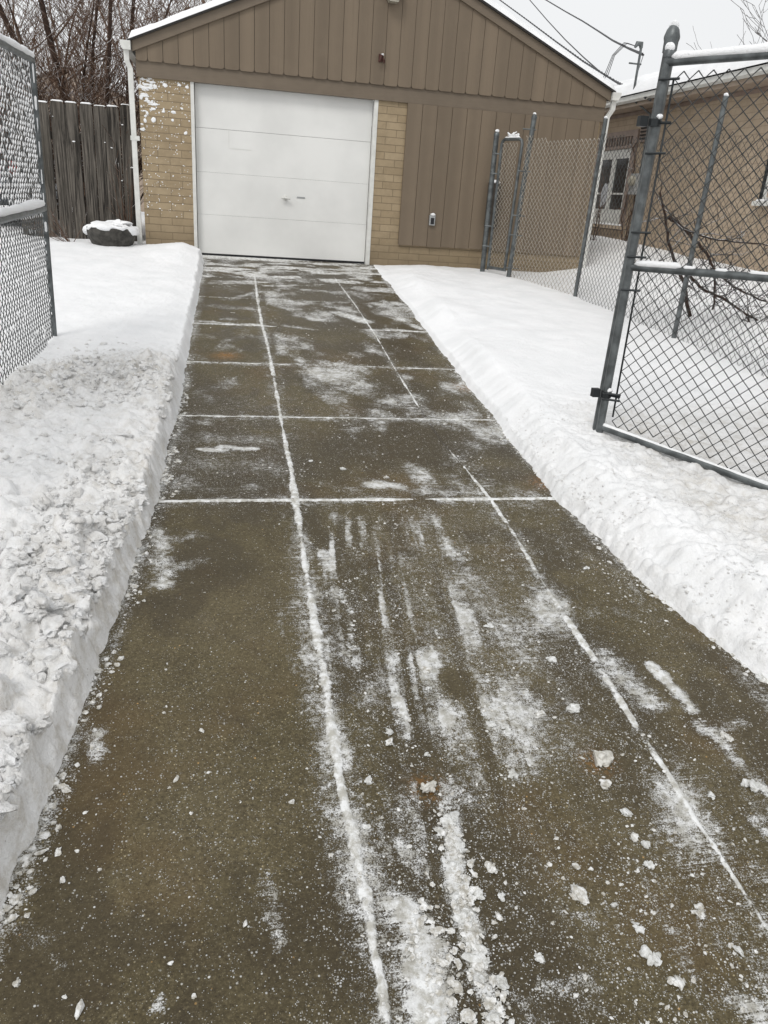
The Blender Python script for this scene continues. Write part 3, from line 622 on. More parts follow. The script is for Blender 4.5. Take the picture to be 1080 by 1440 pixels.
# loose crumbs nobody could count
CR = NT('crumb_snow')
CRUMB = CR.set(col=CR.mix(CR.ramp(CR.noise(55,4,.7), .36,.66), (.42,.40,.35), (.80,.805,.80)), rough=.65, spec=.25, normal=CR.bump(CR.noise(260,3,.7), .6, .003))
def crumbs(n, sampler, size, name, mat, label, cat):
    pts = sampler(n); r = size[0] + (size[1]-size[0]) * rng.random(len(pts))**4.2
    vv = []; ff = []; n0 = 0
    for sub in (0, 1):
        V, F = ico(sub); F = np.array(F); k_ = len(V)
        sel = (r > .0036) == (sub == 1); p = pts[sel]; q = r[sel]; n = len(p)
        if n == 0: continue
        base = np.repeat(V[None], n, 0)*(1 + (.9 if sub == 0 else .75)*(rng.random((n,k_,1))-.5))
        for _ in range(3):
            dd_ = rng.normal(size=(n,3)); dd_ /= np.linalg.norm(dd_, axis=1)[:,None]
            t = np.einsum('nvk,nk->nv', base, dd_); h = .35+.5*rng.random(n)
            base = base - .9*np.maximum(0, t-h[:,None])[:,:,None]*dd_[:,None,:]
        sc = q[:,None]*np.stack([.8+.9*rng.random(n), .8+.6*rng.random(n), .45+.4*rng.random(n)], 1)
        a = rng.random(n)*6.28
        X = base[:,:,0]*sc[:,None,0]; Y = base[:,:,1]*sc[:,None,1]; Z = base[:,:,2]*sc[:,None,2]
        Px = X*np.cos(a)[:,None]-Y*np.sin(a)[:,None] + p[:,None,0]; Py = X*np.sin(a)[:,None]+Y*np.cos(a)[:,None] + p[:,None,1]
        Pz = Z + (p[:,2]+sc[:,2]*.2)[:,None]
        vv += np.stack([Px,Py,Pz], -1).reshape(-1,3).tolist(); ff += (F[None]+n0+(np.arange(n)*k_)[:,None,None]).reshape(-1,3).tolist(); n0 += n*k_
    me = bpy.data.meshes.new(name); me.from_pydata(vv, [], ff); me.materials.append(mat)
    o = bpy.data.objects.new(name, me); col.objects.link(o)
    return tag(o, label, cat, None, 'stuff')
def drive_sampler(n):
    out = []
    while len(out) < n:
        y = .8 + (rng.random(4000)**1.7)*9.5; x = -.5 + 2.6*rng.random(4000)
        iy = np.clip(np.searchsorted(ys, y), 0, len(ys)-1); ix = np.clip(np.searchsorted(xs, x), 0, len(xs)-1)
        dens = .05 + .75*grain[iy,ix] + .35*film[iy,ix] + .6*(thick[iy,ix] > .15)
        dens = dens * (.25 + 1.5*sstep(.42,.68,fbm(x*6, y*6, 141)))
        dens *= np.where(x < .28, .22, 1)
        ok = (rng.random(4000) < dens) & (x > left_edge(y)-.02) & (x < right_edge(y)+.02)
        out += [(a, b, c) for a, b, c in zip(x[ok], y[ok], ZZ[iy[ok],ix[ok]])]
    return np.array(out[:n])
crumbs(9000, drive_sampler, (.0012,.0056), 'snow_crumbs', CRUMB, 'white snow crumbs and salt scattered over the wet concrete driveway', 'snow')
def row_sampler(n):
    rows_ = [([(.625,1.545),(.66,1.40),(.69,1.28),(.71,1.14),(.71,1.02)], .016, .62), ([(.46,1.33),(.47,1.2),(.47,1.05)], .040, .25)]
    rows_[0] = ([(float(a), float(b)) for a, b in RUB], .018, .62)
    out = []
    for pl, sg_, fr in rows_:
        pl = np.array(pl); k = int(n*fr); t = rng.random(k)*(len(pl)-1.001); i = t.astype(int); f = (t-i)[:,None]
        p = pl[i]*(1-f)+pl[i+1]*f + rng.normal(0, sg_, (k,2)); out.append(p)
    p = np.concatenate(out); return np.stack([p[:,0], p[:,1], zplane(p[:,1])+.004], 1)
crumbs(900, row_sampler, (.0015,.0105), 'snow_rubble', CRUMB, 'broken snow rubble dragged into a row on the lower driveway', 'snow')
def bank_sampler(n):
    y = .9 + 5.5*rng.random(n)**1.4; side = rng.random(n) < .72
    d = np.abs(rng.normal(0, .03, n)); keep = rng.random(n) < .15+1.3*sstep(.40,.68,fbm(y*4, side*7.0, 151)); y, side, d = y[keep], side[keep], d[keep]
    x = np.where(side, left_edge(y)+d-.012, right_edge(y)-d+.015)
    return np.stack([x, y, zplane(y)+.001], 1)
crumbs(2600, bank_sampler, (.002,.012), 'snow_rubble', CRUMB, 'small snow rubble fallen along the foot of the banks', 'snow')
CL = NT('clod_snow')
CLOD = CL.set(col=CL.mix(CL.ramp(CL.noise(22,4), .35,.7), (.75,.74,.72), (.89,.895,.90)), rough=.8, spec=.2, normal=CL.bump(CL.noise(110,4,.7), .9, .012))
def clod_pts(n, r_, r):
    y = .9 + 3.0*r_.random(n)**1.15; d = .06 + 1.06*r_.random(n)**1.35
    mnd = r_.random(n) < .22
    y = np.where(mnd, 5.0 + .45*r_.normal(size=n), y); d = np.where(mnd, .05+.95*r_.random(n), d)
    rs = r_.random(n) < .20
    y = np.where(rs, 1.6 + 3.2*r_.random(n), y); d = np.where(rs, .04 + .75*r_.random(n)**1.5, d)
    keep = (fbm(y*3.3+rs*9, d*3.3, 161) > .42) & ~(rs & (r > .011))
    y, d, rs, r = y[keep], d[keep], rs[keep], r[keep]
    x = np.where(rs, right_edge(y)+d, left_edge(y)-d)
    z = np.where(rs, right_h(x, y)[0], left_h(x, y)[0])
    return x, y, z, np.where(rs, r*.7, r)*np.where(y > 4.2, .8, 1)
def clods(seed):
    """crumbly broken clods bedded in the shovelled top of the banks"""
    r_ = np.random.default_rng(seed); vv = []; ff = []; n0 = 0
    for sub, cnt, lo, hi, pw in ((2, 1900, .011, .040, 2.4), (1, 12000, .0025, .013, 1.6)):
        V, F = ico(sub); F = np.array(F); k = len(V)
        x, y, z, r = clod_pts(cnt, r_, lo + (hi-lo)*r_.random(cnt)**pw); n = len(x)
        ph = r_.random((n,1))*60
        q = fbm(V[None,:,0]*1.6+V[None,:,2]+ph, V[None,:,1]*1.6-V[None,:,2]*.8+ph, 7, 2)-.5
        q2 = fbm(V[None,:,0]*4.5+V[None,:,2]*3+ph, V[None,:,1]*4.5-V[None,:,2]*2.6+ph, 17, 2)-.5
        base = V[None]*(1 + 1.5*q + (.8*q2 if sub > 1 else .5*(r_.random((n,k))-.5)))[:,:,None]
        for _ in range(2):
            dd_ = r_.normal(size=(n,3)); dd_ /= np.linalg.norm(dd_, axis=1)[:,None]
            t = np.einsum('nvk,nk->nv', base, dd_); h = .5+.4*r_.random(n)
            base = base - .9*np.maximum(0, t-h[:,None])[:,:,None]*dd_[:,None,:]
        sc = r[:,None]*np.stack([.8+.7*r_.random(n), .8+.6*r_.random(n), .55+.4*r_.random(n)], 1)
        a = r_.random(n)*6.28; B_ = base*sc[:,None,:]
        P = np.stack([B_[:,:,0]*np.cos(a)[:,None]-B_[:,:,1]*np.sin(a)[:,None]+x[:,None], B_[:,:,0]*np.sin(a)[:,None]+B_[:,:,1]*np.cos(a)[:,None]+y[:,None], B_[:,:,2]+z[:,None]+r[:,None]*.05], -1)
        ff += (F[None]+n0+(np.arange(n)*k)[:,None,None]).reshape(-1,3).tolist(); vv += P.reshape(-1,3).tolist(); n0 += n*k
    me = bpy.data.meshes.new('snow_clods'); me.from_pydata(vv, [], ff); me.materials.append(CLOD)
    me.polygons.foreach_set('use_smooth', [True]*len(me.polygons)); me.set_sharp_from_angle(angle=R(55))
    o = bpy.data.objects.new('snow_clods', me); col.objects.link(o)
    tag(o, 'broken snow clods bedded in the rough top of the shovelled banks', 'snow', None, 'stuff')
clods(5)

# bigger lumps on the concrete, each its own thing
def zdrive(x, y): return float(zplane(np.array(y)))
special = {
 (0,): 'long pale slush lump beside a small orange stain',
}
SLUSH = NT('grey_slush'); SLUSH_M = SLUSH.set(col=SLUSH.mix(SLUSH.ramp(SLUSH.noise(60,4),.35,.7), (.46,.44,.39), (.66,.65,.61)), rough=.5, spec=.4, normal=SLUSH.bump(SLUSH.noise(120,4), .5, .004))
IC = NT('icy_snow'); ICE = IC.set(col=IC.mix(IC.ramp(IC.noise(70,4,.7),.35,.68), (.52,.52,.49), (.78,.79,.79)), rough=.6, spec=.3, normal=IC.bump(IC.noise(160,4,.7), .7, .005))
for i, (x, y, rx, ry, k) in enumerate(CHUNK):
    mb = MB(); rx *= .74 if x > .28 else .52; rz = min(rx, ry*1.5)*.72 if k != 'f' else rx*.22
    ryy = max(ry*1.15, rx*.5); zd = zdrive(x, y)
    if rx < .008: mb.blob((x, y, zd+rz*.5), (rx, ryy, rz), seed=300+i, sub=2, rough=.55, flat=rng.normal(0,.5))
    else:
        for j in range(4 + int(rx > .014)*4):
            a = rng.random()*6.28; q = (.62,.5,.42,.36,.3,.26,.24,.2)[j]*rng.uniform(.85,1.2); e = rng.uniform(.25,.85) if j else 0
            mb.blob((x+math.cos(a)*rx*e, y+math.sin(a)*ryy*e, zd+rz*q*.7), (rx*q*1.35, (rx*.4+ryy*.6)*q*1.1, rz*q*1.15), seed=1900+i*9+j, sub=2, rough=.7)
    o = mb.build('snow_chunk', SLUSH_M if (k in 's' and k) or k == 'o' else (CRUMB if x < .28 or i % 3 == 0 else ICE), None, True, 50)
    me = o.data; c = Vector((x, y, zdrive(x,y)))
    me.transform(Matrix.Translation(-c)); o.location = c
    if k == 's': tag(o, 'pale slush lump beside a small orange stain near the long chunk row', 'snow chunk')
    elif k == 'o': tag(o, 'large grey slush lump with an orange stained edge on the concrete', 'snow chunk')
    elif i == 10: tag(o, 'longest white chunk low down in the row of broken snow', 'snow chunk')
    elif i < 15: tag(o, 'white chunk in the row of broken snow near the bottom of the driveway', 'snow chunk', 'row of broken snow chunks')
    elif x < .28: tag(o, 'small loose bit of snow on the clean concrete left of the packed snow line', 'snow chunk', 'snow bits on the clean left strip')
    else: tag(o, 'small loose snow lump on the crumb strewn concrete right of the packed snow line', 'snow chunk', 'snow lumps on the right of the driveway')

# ------------------------------------------------------------------ garage
GX0, GX1, AP = -1.10, 5.30, 2.10
g = thing('garage', 'detached garage with taupe gable boards, tan brick and a white door', 'garage', (AP, D, 0))
TOP = 2.14
m = MB()
m.box(GX0, -.45, D, D+.22, -.4, TOP+.12)            # left pier
m.box(2.03, GX1, D, D+.22, -.4, TOP+.12)            # right part
m.box(GX0, GX0+.22, D+.22, 18, -.4, TOP+.2); m.box(GX1-.22, GX1, D+.22, 18, -.4, TOP+.2); m.box(GX0, GX1, 18, 18.2, -.4, TOP+.2)
m.build('brick_wall', M['brick'], g)
# gable
PITCH = .425
def rake_z(x, base): return base + PITCH*(x-GX0 if x < AP else GX1-x)
m = MB(); m.prism([(GX0, D-.02, 2.16), (GX1, D-.02, 2.16), (GX1, D-.02, 2.44), (AP, D-.02, 2.44+PITCH*3.2), (GX0, D-.02, 2.44)], (0,.1,0)); m.build('gable_backing', M['dark_gap'], g)
m = MB(); m.box(GX0-.015, GX1+.015, D-.035, D+.06, TOP, 2.345); m.build('band_board', M['trim'], g)
m = MB()
pitch = .1905; x = -1.159; i = 0
while x < GX1:
    x0 = max(x+.0025, GX0-.01); x1 = min(x+pitch-.0025, GX1+.01); x += pitch
    if x1-x0 < .02: continue
    zb = 2.318 + random.uniform(-.003,.003); r = .03
    poly = []
    for a in range(6):
        t = a/5*math.pi/2
        poly.append((x0+r-r*math.cos(math.pi/2-t)*1.0 if False else x0+r-r*math.sin(math.pi/2-t), zb+r-r*math.cos(math.pi/2-t)))
    for a in range(6):
        t = a/5*math.pi/2
        poly.append((x1-r+r*math.sin(t), zb+r-r*math.cos(t)))
    top = [(x1, rake_z(x1, 2.46))]
    if x0 < AP < x1: top.append((AP, rake_z(AP, 2.46)))
    top.append((x0, rake_z(x0, 2.46)))
    yo = D-.062 + random.uniform(-.002,.002)
    pts = [(px, yo, max(pz, 0)) for px, pz in poly + top]
    m.prism(pts[::-1], (0,.024,0))
m.build('gable_siding', M['siding'], g)
# rake boards
m = MB()
for sgn in (-1, 1):
    xe = GX0-.05 if sgn < 0 else GX1+.05
    ze = 2.405 - .0
    h = .118
    m.prism([(xe, D-.095, ze), (AP, D-.095, ze+PITCH*abs(AP-xe)), (AP, D-.095, ze+PITCH*abs(AP-xe)+h), (xe, D-.095, ze+h)][::(-1 if sgn>0 else 1)], (0,.03,0))
m.build('rake_board', M['trim'], g)
m = MB()
for sgn in (-1, 1):
    xe = GX0-.10 if sgn < 0 else GX1+.10
    ze = 2.405+.118-PITCH*.05
    L = abs(AP-xe)
    m.prism([(xe, D-.135, ze), (AP, D-.135, ze+PITCH*L), (AP, D-.135, ze+PITCH*L+.022), (xe, D-.135, ze+.022)][::(-1 if sgn>0 else 1)], (0,6.8,0))
rf = m.build('roof', M['shingle'], g)
def roof_snow(name, xe, xr, ze, zr, y0, y1, t, parent, seed, nx=50, ny=60, over=.03):
    u = np.linspace(0,1,nx); v = np.linspace(0,1,ny)
    U, Vv = np.meshgrid(u, v, indexing='ij')
    e = np.minimum(np.minimum(U*abs(xr-xe), Vv*(y1-y0)), (1-Vv)*(y1-y0))
    prof = np.sqrt(np.clip(1-(1-np.clip(e/.07,0,1))**2, 0, 1))
    X = xe + (xr-xe)*U; Yv = y0 + (y1-y0)*Vv
    Zs = ze + (zr-ze)*U
    th = t*prof*(1+.35*(fbm(X*3, Yv*3, seed)-.5)+.25*(fbm(X*13,Yv*13,seed+1)-.5))
    bul = over*(1-np.abs(2*prof-1))
    Yv = Yv - bul*(Vv < .5)*(e < .08) + bul*(Vv > .5)*(e < .08)
    Pt = np.stack([X, Yv, Zs+th], -1)
    off = parent.location + (parent.parent.location if parent.parent else Vector((0,0,0)))
    Pt = Pt - np.array(off)
    o = grid_mesh(name, Pt, M['snow'], flip=(xr > xe)); o.parent = parent
    return o
zr = 2.405+.118-PITCH*.05+PITCH*3.3+.024; ze = 2.405+.118-PITCH*.05+.024
yr = np.concatenate
roof_snow('roof_snow', GX0-.10, AP, ze, zr, D-.14, 18.4, .082, rf, 201, 60, 130)
roof_snow('roof_snow', GX1+.10, AP, ze, zr, D-.14, 18.4, .082, rf, 211, 60, 130)
# door
d0, d1, dz0, dz1 = -.405, 1.975, .012, 2.14
m = MB(); m.box(d0-.002, d1+.002, D+.125, D+.16, dz0, dz1+.05); m.build('door_recess', M['dark_gap'], g)
door = None
m = MB(); hts = [.012, .545, 1.085, 1.625, 2.145]
for a, b in zip(hts[:-1], hts[1:]):
    m.box(d0+.004, d1-.004, D+.085, D+.12, a+(.0010 if a > .1 else .022), b-(.0010 if b < 1.6 else .0028))
door = m.build('garage_door', M['door'], g)
m = MB(); m.box(.03, .036, D+.082, D+.09, 1.40, 1.615); m.box(.03,.335, D+.082, D+.09, 1.396, 1.402); m.build('patch_outline', M['white_trim'], door)
m = MB(); m.lathe((.80, D+.085, .83), [(.034,0),(.034,.012),(.022,.016),(.018,.05)], 14, 'y'); m.tube([(.74,D+.03,.825),(.80,D+.025,.83),(.87,D+.03,.818)], .013, 8); m.build('door_handle', M['white_trim'], door, True, 40)
m = MB(); m.box(.965, 1.075, D+.078, D+.09, .842, .856); m.box(.96,1.08,D+.081,D+.09,.835,.841); m.build('keyhole_slot', M['greybox'], door)
m = MB(); m.box(d0+.004, d1-.004, D+.09, D+.115, .0, .034); m.build('bottom_seal', M['black'], door)
m = MB()
m.box(-.452, -.408, D-.012, D+.12, -.02, TOP); m.build('door_jamb', M['white_trim'], g)
m = MB(); m.box(1.978, 2.032, D-.012, D+.12, -.02, TOP); m.build('door_jamb', M['white_trim'], g)
# boarded second opening
m = MB(); px0 = 2.435; bw = .2125
while px0 < 5.2:
    x1 = min(px0+bw-.004, 5.262)
    m.box(px0+.002, x1, D-.045, D-.004, .305+random.uniform(-.006,.006), TOP-.002); px0 += bw
m.build('board_panel', M['siding'], g)
m = MB(); m.box(2.445, 5.25, D-.020, D-.003, .32, TOP-.004); m.build('panel_backing', M['dark_gap'], g)
# fittings
m = MB(); m.box(2.865,2.945, D-.085, D-.045, .60, .735); ob = m.build('outlet_box', M['greybox'], g)
m = MB(); m.box(2.88,2.93, D-.09, D-.083, .615, .70); m.build('outlet_cover', M['black'], ob)
m = MB(); m.blob((2.905, D-.07, .745), (.042,.03,.022), 5, 2, .2); m.build('snow_cap', M['snow'], ob, True)
m = MB(); m.prism([(2.02,D-.065,3.44),(2.24,D-.065,3.44),(2.215,D-.065,3.29),(2.045,D-.065,3.29)], (0,-.15,0)); lamp = m.build('flood_lamp', M['bronze'], g)
m = MB(); m.prism([(2.055,D-.075,3.29),(2.205,D-.075,3.29),(2.185,D-.085,3.255),(2.075,D-.085,3.255)], (0,-.12,0)); m.build('lamp_lens', M['lens'], lamp)
m = MB(); m.box(2.10,2.16,D-.08,D-.06,3.44,3.52); m.build('lamp_mount', M['bronze'], lamp)
m = MB(); m.tube([(2.02,D-.06,2.66),(2.02,D-.11,2.655),(2.0,D-.13,2.60),(1.985,D-.12,2.575)], .014, 8); m.box(1.99,2.05,D-.075,D-.06,2.585,2.675); m.tube([(2.03,D-.07,2.65),(2.055,D-.12,2.60),(2.06,D-.11,2.57)], .011, 8); hk = m.build('hanging_bracket', M['rust'], g)
m = MB(); m.blob((2.035, D-.10, 2.668), (.028,.022,.015), 9, 2, .2); m.build('snow_cap', M['snow'], hk, True)
m = MB(); m.box(3.70,3.86,D-.14,D-.045,.62,1.22); jb = m.build('junction_box', M['bronze'], g)
m = MB(); m.blob((3.78, D-.09, 1.235), (.08,.05,.03), 19, 2, .2); m.build('snow_cap', M['snow'], jb, True)
m = MB(); m.tube([(3.82,D-.07,.62),(3.82,D-.07,.02)], .014, 8); m.build('conduit', M['galv'], jb)
# gutters and downspouts
def gutter(x_in, x_out, sp_pts):
    s = 1 if x_out > x_in else -1
    m = MB(); z = 2.515
    prof = [(x_in, z), (x_out, z), (x_out, z-.04), (x_out-s*.03, z-.10), (x_in, z-.10)]
    m.prism([(px, D-.14, pz) for px, pz in (prof if s < 0 else prof[::-1])], (0,6.7,0)); gt = m.build('gutter', M['white_trim'], g)
    m = MB()
    for a, b in zip(sp_pts[:-1], sp_pts[1:]):
        a = Vector(a); b = Vector(b); t = (b-a).normalized(); sx = Vector((.032,0,0)); sy = Vector((0,.026,0))
        m.prism([a-sx-sy, a+sx-sy, a+sx+sy, a-sx+sy], b-a)
    m.build('downspout', M['white_trim'], g)
    return gt
gutter(GX0-.06, GX0-.185, [(GX0-.12,D-.06,2.42),(GX0-.12,D-.06,2.30),(GX0-.085,D-.04,2.22),(GX0-.075,D-.03,.05)])
gutter(GX1+.06, GX1+.185, [(GX1+.12,D-.06,2.42),(GX1+.12,D-.06,2.30),(GX1+.065,D-.04,2.2),(GX1+.060,D-.03,.02)])
m = MB(); m.box(GX0-.125,GX0-.01,D-.065,D-.055,1.395,1.45); m.build('downspout_strap', M['white_trim'], g)
# snow stuck to the left brick pier
m = MB()
for i in range(420):
    zt = 2.12 - 1.65*random.random()**1.6; xx = GX0+.02+.62*random.random()**1.5
    big = random.random() < .12 and zt > 1.5
    r = random.uniform(.012,.028) if big else random.uniform(.0025,.0095)
    m.blob((xx, D-.001, zt), (r*random.uniform(.7,1.3), r*.25, r*random.uniform(.45,1.2)), 400+i, 1 if r < .012 else 2, .3, flat=0)
for i in range(22):
    zt = random.choice([2.08,2.0,1.9,1.8]) + random.uniform(-.06,.06); xx = GX0+.05+.14*random.random()
    r = random.uniform(.012,.034); m.blob((xx, D-.001, zt), (r*1.6, r*.22, r*.55), 700+i, 3, .6, flat=0)
m.build('snow_splatter', M['snow'], g, True)['kind'] = 'stuff'

# ------------------------------------------------------------------ chain-link helpers
def chain(m, O, U, W, z0, z1, Dm=.075, r=.0021, sides=4, off=0.0):
    """woven diamond wire; O base point, U unit horizontal direction; z0/z1 functions of u"""
    O = Vector(O); U = Vector(U).normalized(); N = U.cross(Vector((0,0,1)))
    h = Dm/2; n = int(W/h); segs = []
    for i in range(n):
        ua, ub = i*h, (i+1)*h
        zb, zt = z0((ua+ub)/2), z1((ua+ub)/2)
        k0 = math.ceil((zb)/h); pts = []
        k = k0
        if (k + i) % 1: pass
        while k*h <= zt+1e-6:
            u = ua if (k+i) % 2 == 0 else ub
            sgn = 1 if (k % 2 == 0) else -1
            pts.append(O + U*u + Vector((0,0,k*h)) + N*(off + .0022*sgn))
            k += 1
        if len(pts) > 1:
            m.tube(pts, r, sides, cap=False)
            segs += list(zip(pts[:-1], pts[1:]))
    return segs

def pipe(m, a, b, r, sides=12): m.tube([a, b], r, sides)
def snow_strip(m, a, b, r, seed, h=.02):
    a = Vector(a); b = Vector(b); n = max(6, int((b-a).length/.025)); rnd = random.Random(seed)
    pts = []; rad = []
    ph = rnd.random()*10
    for i in range(n+1):
        t = i/n; p = a.lerp(b, t); k = .55 + .45*float(fbm(np.array([t*n*.12+ph]), np.array([ph]), seed, 3)[0])*1.6
        if i in (0, n): k *= .3
        pts.append(p + Vector((0,0,h*.5*k))); rad.append(r*k)
    m.tube(pts, rad, 8)

# ------------------------------------------------------------------ swung-open gate on the right
B = Vector((2.24, 4.22, -.335)); U = Vector((.615,-.788,0)).normalized(); WG = 1.75
gate = thing('chain_link_gate', 'tall grey pipe framed chain link gate leaf standing open beside the right snow bank', 'gate', B)
ZB, ZM, ZT = .012, .965, 1.985
m = MB(); pipe(m, B+Vector((0,0,-.01)), B+Vector((.012,0,ZT+.02)), .0235); m.build('upright', M['galv'], gate, True, 40)
E1 = B+U*WG
slope_b, slope_m, slope_t = GATE_SL
for nm, z, r, sl in (('bottom_rail', ZB+.012, .023, slope_b), ('middle_rail', ZM, .021, slope_m), ('top_rail', ZT, .022, slope_t)):
    m = MB(); pipe(m, B+Vector((.008,0,z)), E1+Vector((0,0,z+sl*WG)), r); ra = m.build(nm, M['galv'], gate, True, 40)
    m = MB()
    if nm == 'top_rail': snow_strip(m, B+U*.03+Vector((0,0,z+.018)), E1+Vector((0,0,z+sl*WG+.018)), .022, 5, .012)
    elif nm == 'middle_rail':
        snow_strip(m, B+U*.03+Vector((0,0,z+.015)), B+U*.30+Vector((0,0,z+sl*.3+.016)), .021, 6, .018)
        for k in range(8):
            mm = MB(); snow_strip(mm, B+U*(.31+k*.17)+Vector((0,0,z+sl*(.31+k*.17)+.015)), B+U*(.31+k*.17+random.uniform(.05,.13))+Vector((0,0,z+sl*(.4+k*.17)+.015)), .013, 20+k, .008)
            mm.build('rail_snow', M['snow'], ra, True)
    else: snow_strip(m, B+U*.0+Vector((0,0,z+.012)), E1+Vector((0,0,z+sl*WG+.012)), .0125, 8, .010)
    m.build('rail_snow', M['snow_bank'] if nm == 'bottom_rail' else M['snow'], ra, True)
m = MB(); pipe(m, E1+Vector((0,0,slope_b*WG)), E1+Vector((0,0,ZT+slope_t*WG)), .0255); m.build('upright', M['galv'], gate, True, 40)
m = MB(); chain(m, B+U*.07, U, WG-.09, lambda u: .03+slope_b*u, lambda u: ZT-.02+slope_t*u, .076, .0035, 5, .0); m.build('wire_mesh', M['wire'], gate, True)
m = MB(); m.tube([B+U*.068+Vector((0,0,.10)), B+U*.062+Vector((.0,0,ZT-.08))], .0055, 6); m.build('tension_bar', M['iron'], gate, True)
for z in (.20,.235,.84,1.02,1.15,1.55,1.90):
    m = MB(); m.tube([B+Vector((-.028,-.01,z)), B+U*.09+Vector((0,-.006,z+.004))], .007, 6); m.build('tension_band', M['iron'], gate)
for z in (.225, 1.70):
    m = MB(); c = B+Vector((0,0,z)); side = Vector((-.788,-.3,0)).normalized()
    m.tube([c+Vector((0,0,-.018)), c+Vector((0,0,.018))], .032, 12)
    a = c - U*.03
    m.box(a.x-.062, a.x-.018, a.y-.02, a.y+.02, a.z-.02, a.z+.03)
    m.tube([c+U*.0+Vector((0,0,0)), c+U*.09], .008, 6)
    hg = m.build('hinge', M['iron'], gate)
    m = MB(); m.blob((c.x+.006, c.y-.03, c.z+.03), (.016,.014,.014), 31+int(z*10), 2, .25); m.build('snow_cap', M['snow'], hg, True)
m = MB(); c = B+Vector((.012,0,ZT+.02)); m.lathe(c, [(.0275,0),(.0275,.02),(.022,.034),(.008,.04)], 12); cp = m.build('corner_cap', M['galv'], gate, True, 40)
m = MB(); m.blob((c.x,c.y,c.z+.045), (.026,.026,.026), 77, 2, .1); m.build('snow_cap', M['snow'], cp, True)
# the post it hangs from
pp = B+Vector((.012,.055,0)); TP = Vector((.04,.02,2.06))
post = thing('gate_post', 'thick grey pipe post with a snow topped dome cap behind the open gate edge', 'post', pp+Vector((0,0,-.25)))
m = MB(); m.tube([pp+Vector((-.004,0,-.3)), pp+TP], .0315, 14); m.build('pipe', M['galv'], post, True, 40)
c = pp+TP; m = MB(); m.lathe(c, [(.036,-.02),(.037,.03),(.041,.045),(.041,.055),(.032,.085),(.019,.103),(.004,.108)], 16); cp = m.build('cap', M['galv'], post, True, 35)
m = MB(); m.blob((c.x,c.y,c.z+.105), (.026,.026,.028), 71, 2, .1); m.build('snow_cap', M['snow'], cp, True)

# ------------------------------------------------------------------ side-yard fence with its small walk gate
def ground_r(x, y): return float(right_h(np.array([x]), np.array([y]))[0][0])
FP = [(3.83,10.60,1.98),(4.19,9.12,1.96),(4.28,6.92,2.10),(4.36,4.95,2.0)]
fence = thing('chain_link_fence', 'tall chain link fence on grey posts between garage corner and side yard', 'fence', (FP[0][0],FP[0][1],ground_r(*FP[0][:2])))
lean = [(.085,-.03),(.035,-.02),(.02,-.01),(0,0)]
for (x, y, h), (lx, ly) in zip(FP, lean):
    z = ground_r(x, y)
    m = MB(); r = .033 if (x, y) == FP[0][:2] else .024
    m.tube([(x,y,z-.3),(x+lx,y+ly,z+h)], r, 12); po = m.build('post', M['galv'], fence, True, 40)
    if r > .03:
        m = MB(); m.lathe((x+lx,y+ly,z+h), [(.037,-.01),(.037,.02),(.026,.045),(.006,.055)], 12); m.build('cap', M['galv'], po, True, 40)
    else:
        pass
    m = MB(); m.blob((x+lx,y+ly,z+h+.055 if r > .03 else z+h+.01), (.022,.022,.02), 88, 2, .2); m.build('snow_cap', M['snow'], po, True)
for k, ((xa,ya,ha),(xb,yb,hb)) in enumerate(zip(FP[:-1], FP[1:])):
    za = ground_r(xa,ya); zb = ground_r(xb,yb); a = Vector((xa,ya,0)); b = Vector((xb,yb,0)); W = (b-a).length
    lx0, lx1 = lean[k][0], lean[k+1][0]
    sag = .05 if k == 0 else .03
    m = MB()
    hm = [1.80,1.82,1.84][k]
    f0 = lambda u: za+(zb-za)*u/W-.03
    f1 = lambda u: za+(zb-za)*u/W+hm - sag*math.sin(math.pi*u/W)
    ofs = Vector((lx0*.45,0,0))
    chain(m, a+ofs*.6, b-a, W, f0, f1, .078, .0038 if k < 1 else .0026, 4)
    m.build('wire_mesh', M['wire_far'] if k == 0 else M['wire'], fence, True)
m = MB(); x, y, h = FP[0]; z = ground_r(x,y)
for zz in (.12,.55,.80,1.35,1.85): m = MB(); m.tube([(x-.05,y-.02,z+zz),(x+.12,y-.06,z+zz)], .009, 6); m.build('tie_band', M['galv'], fence)
wp = Vector((3.615,11.10,ground_r(3.615,11.10)))
wpost = thing('fence_post', 'short pale blue grey post with snowy cap left of the narrow walk gate', 'post', wp)
m = MB(); m.tube([wp+Vector((0,0,-.2)), wp+Vector((-.01,0,1.78))], .036, 12); m.build('pipe', M['galv'], wpost, True, 40)
m = MB(); m.lathe(wp+Vector((-.01,0,1.78)), [(.039,-.01),(.039,.015),(.026,.035),(.006,.045)], 12); cp = m.build('cap', M['galv'], wpost, True, 40)
m = MB(); m.blob(tuple(wp+Vector((-.01,0,1.83))), (.03,.03,.024), 89, 2, .2); m.build('snow_cap', M['snow'], cp, True)
m = MB()
for zz in (.35,.62,1.30,1.55): m = MB(); m.tube([wp+Vector((-.045,-.02,zz)), wp+Vector((.06,-.05,zz))], .010, 6); m.build('hinge', M['galv'], wpost)
ga = wp+Vector((.06,-.06,.05)); gb = Vector((3.80,10.68,ground_r(3.80,10.68)+.05)); gu = (gb-ga); gu.z = 0; gw = gu.length; gu.normalize()
wg = thing('walk_gate', 'narrow closed chain link walk gate with rounded frame and snowy wire tips', 'gate', ga)
m = MB(); H = 1.68
loop = [ga, ga+Vector((0,0,H-.06)), ga+gu*.02+Vector((0,0,H-.02)), ga+gu*.06+Vector((0,0,H)), ga+gu*(gw-.06)+Vector((.03,0,H)), ga+gu*(gw-.02)+Vector((.035,0,H-.02)), ga+gu*gw+Vector((.035,0,H-.06)), ga+gu*gw]
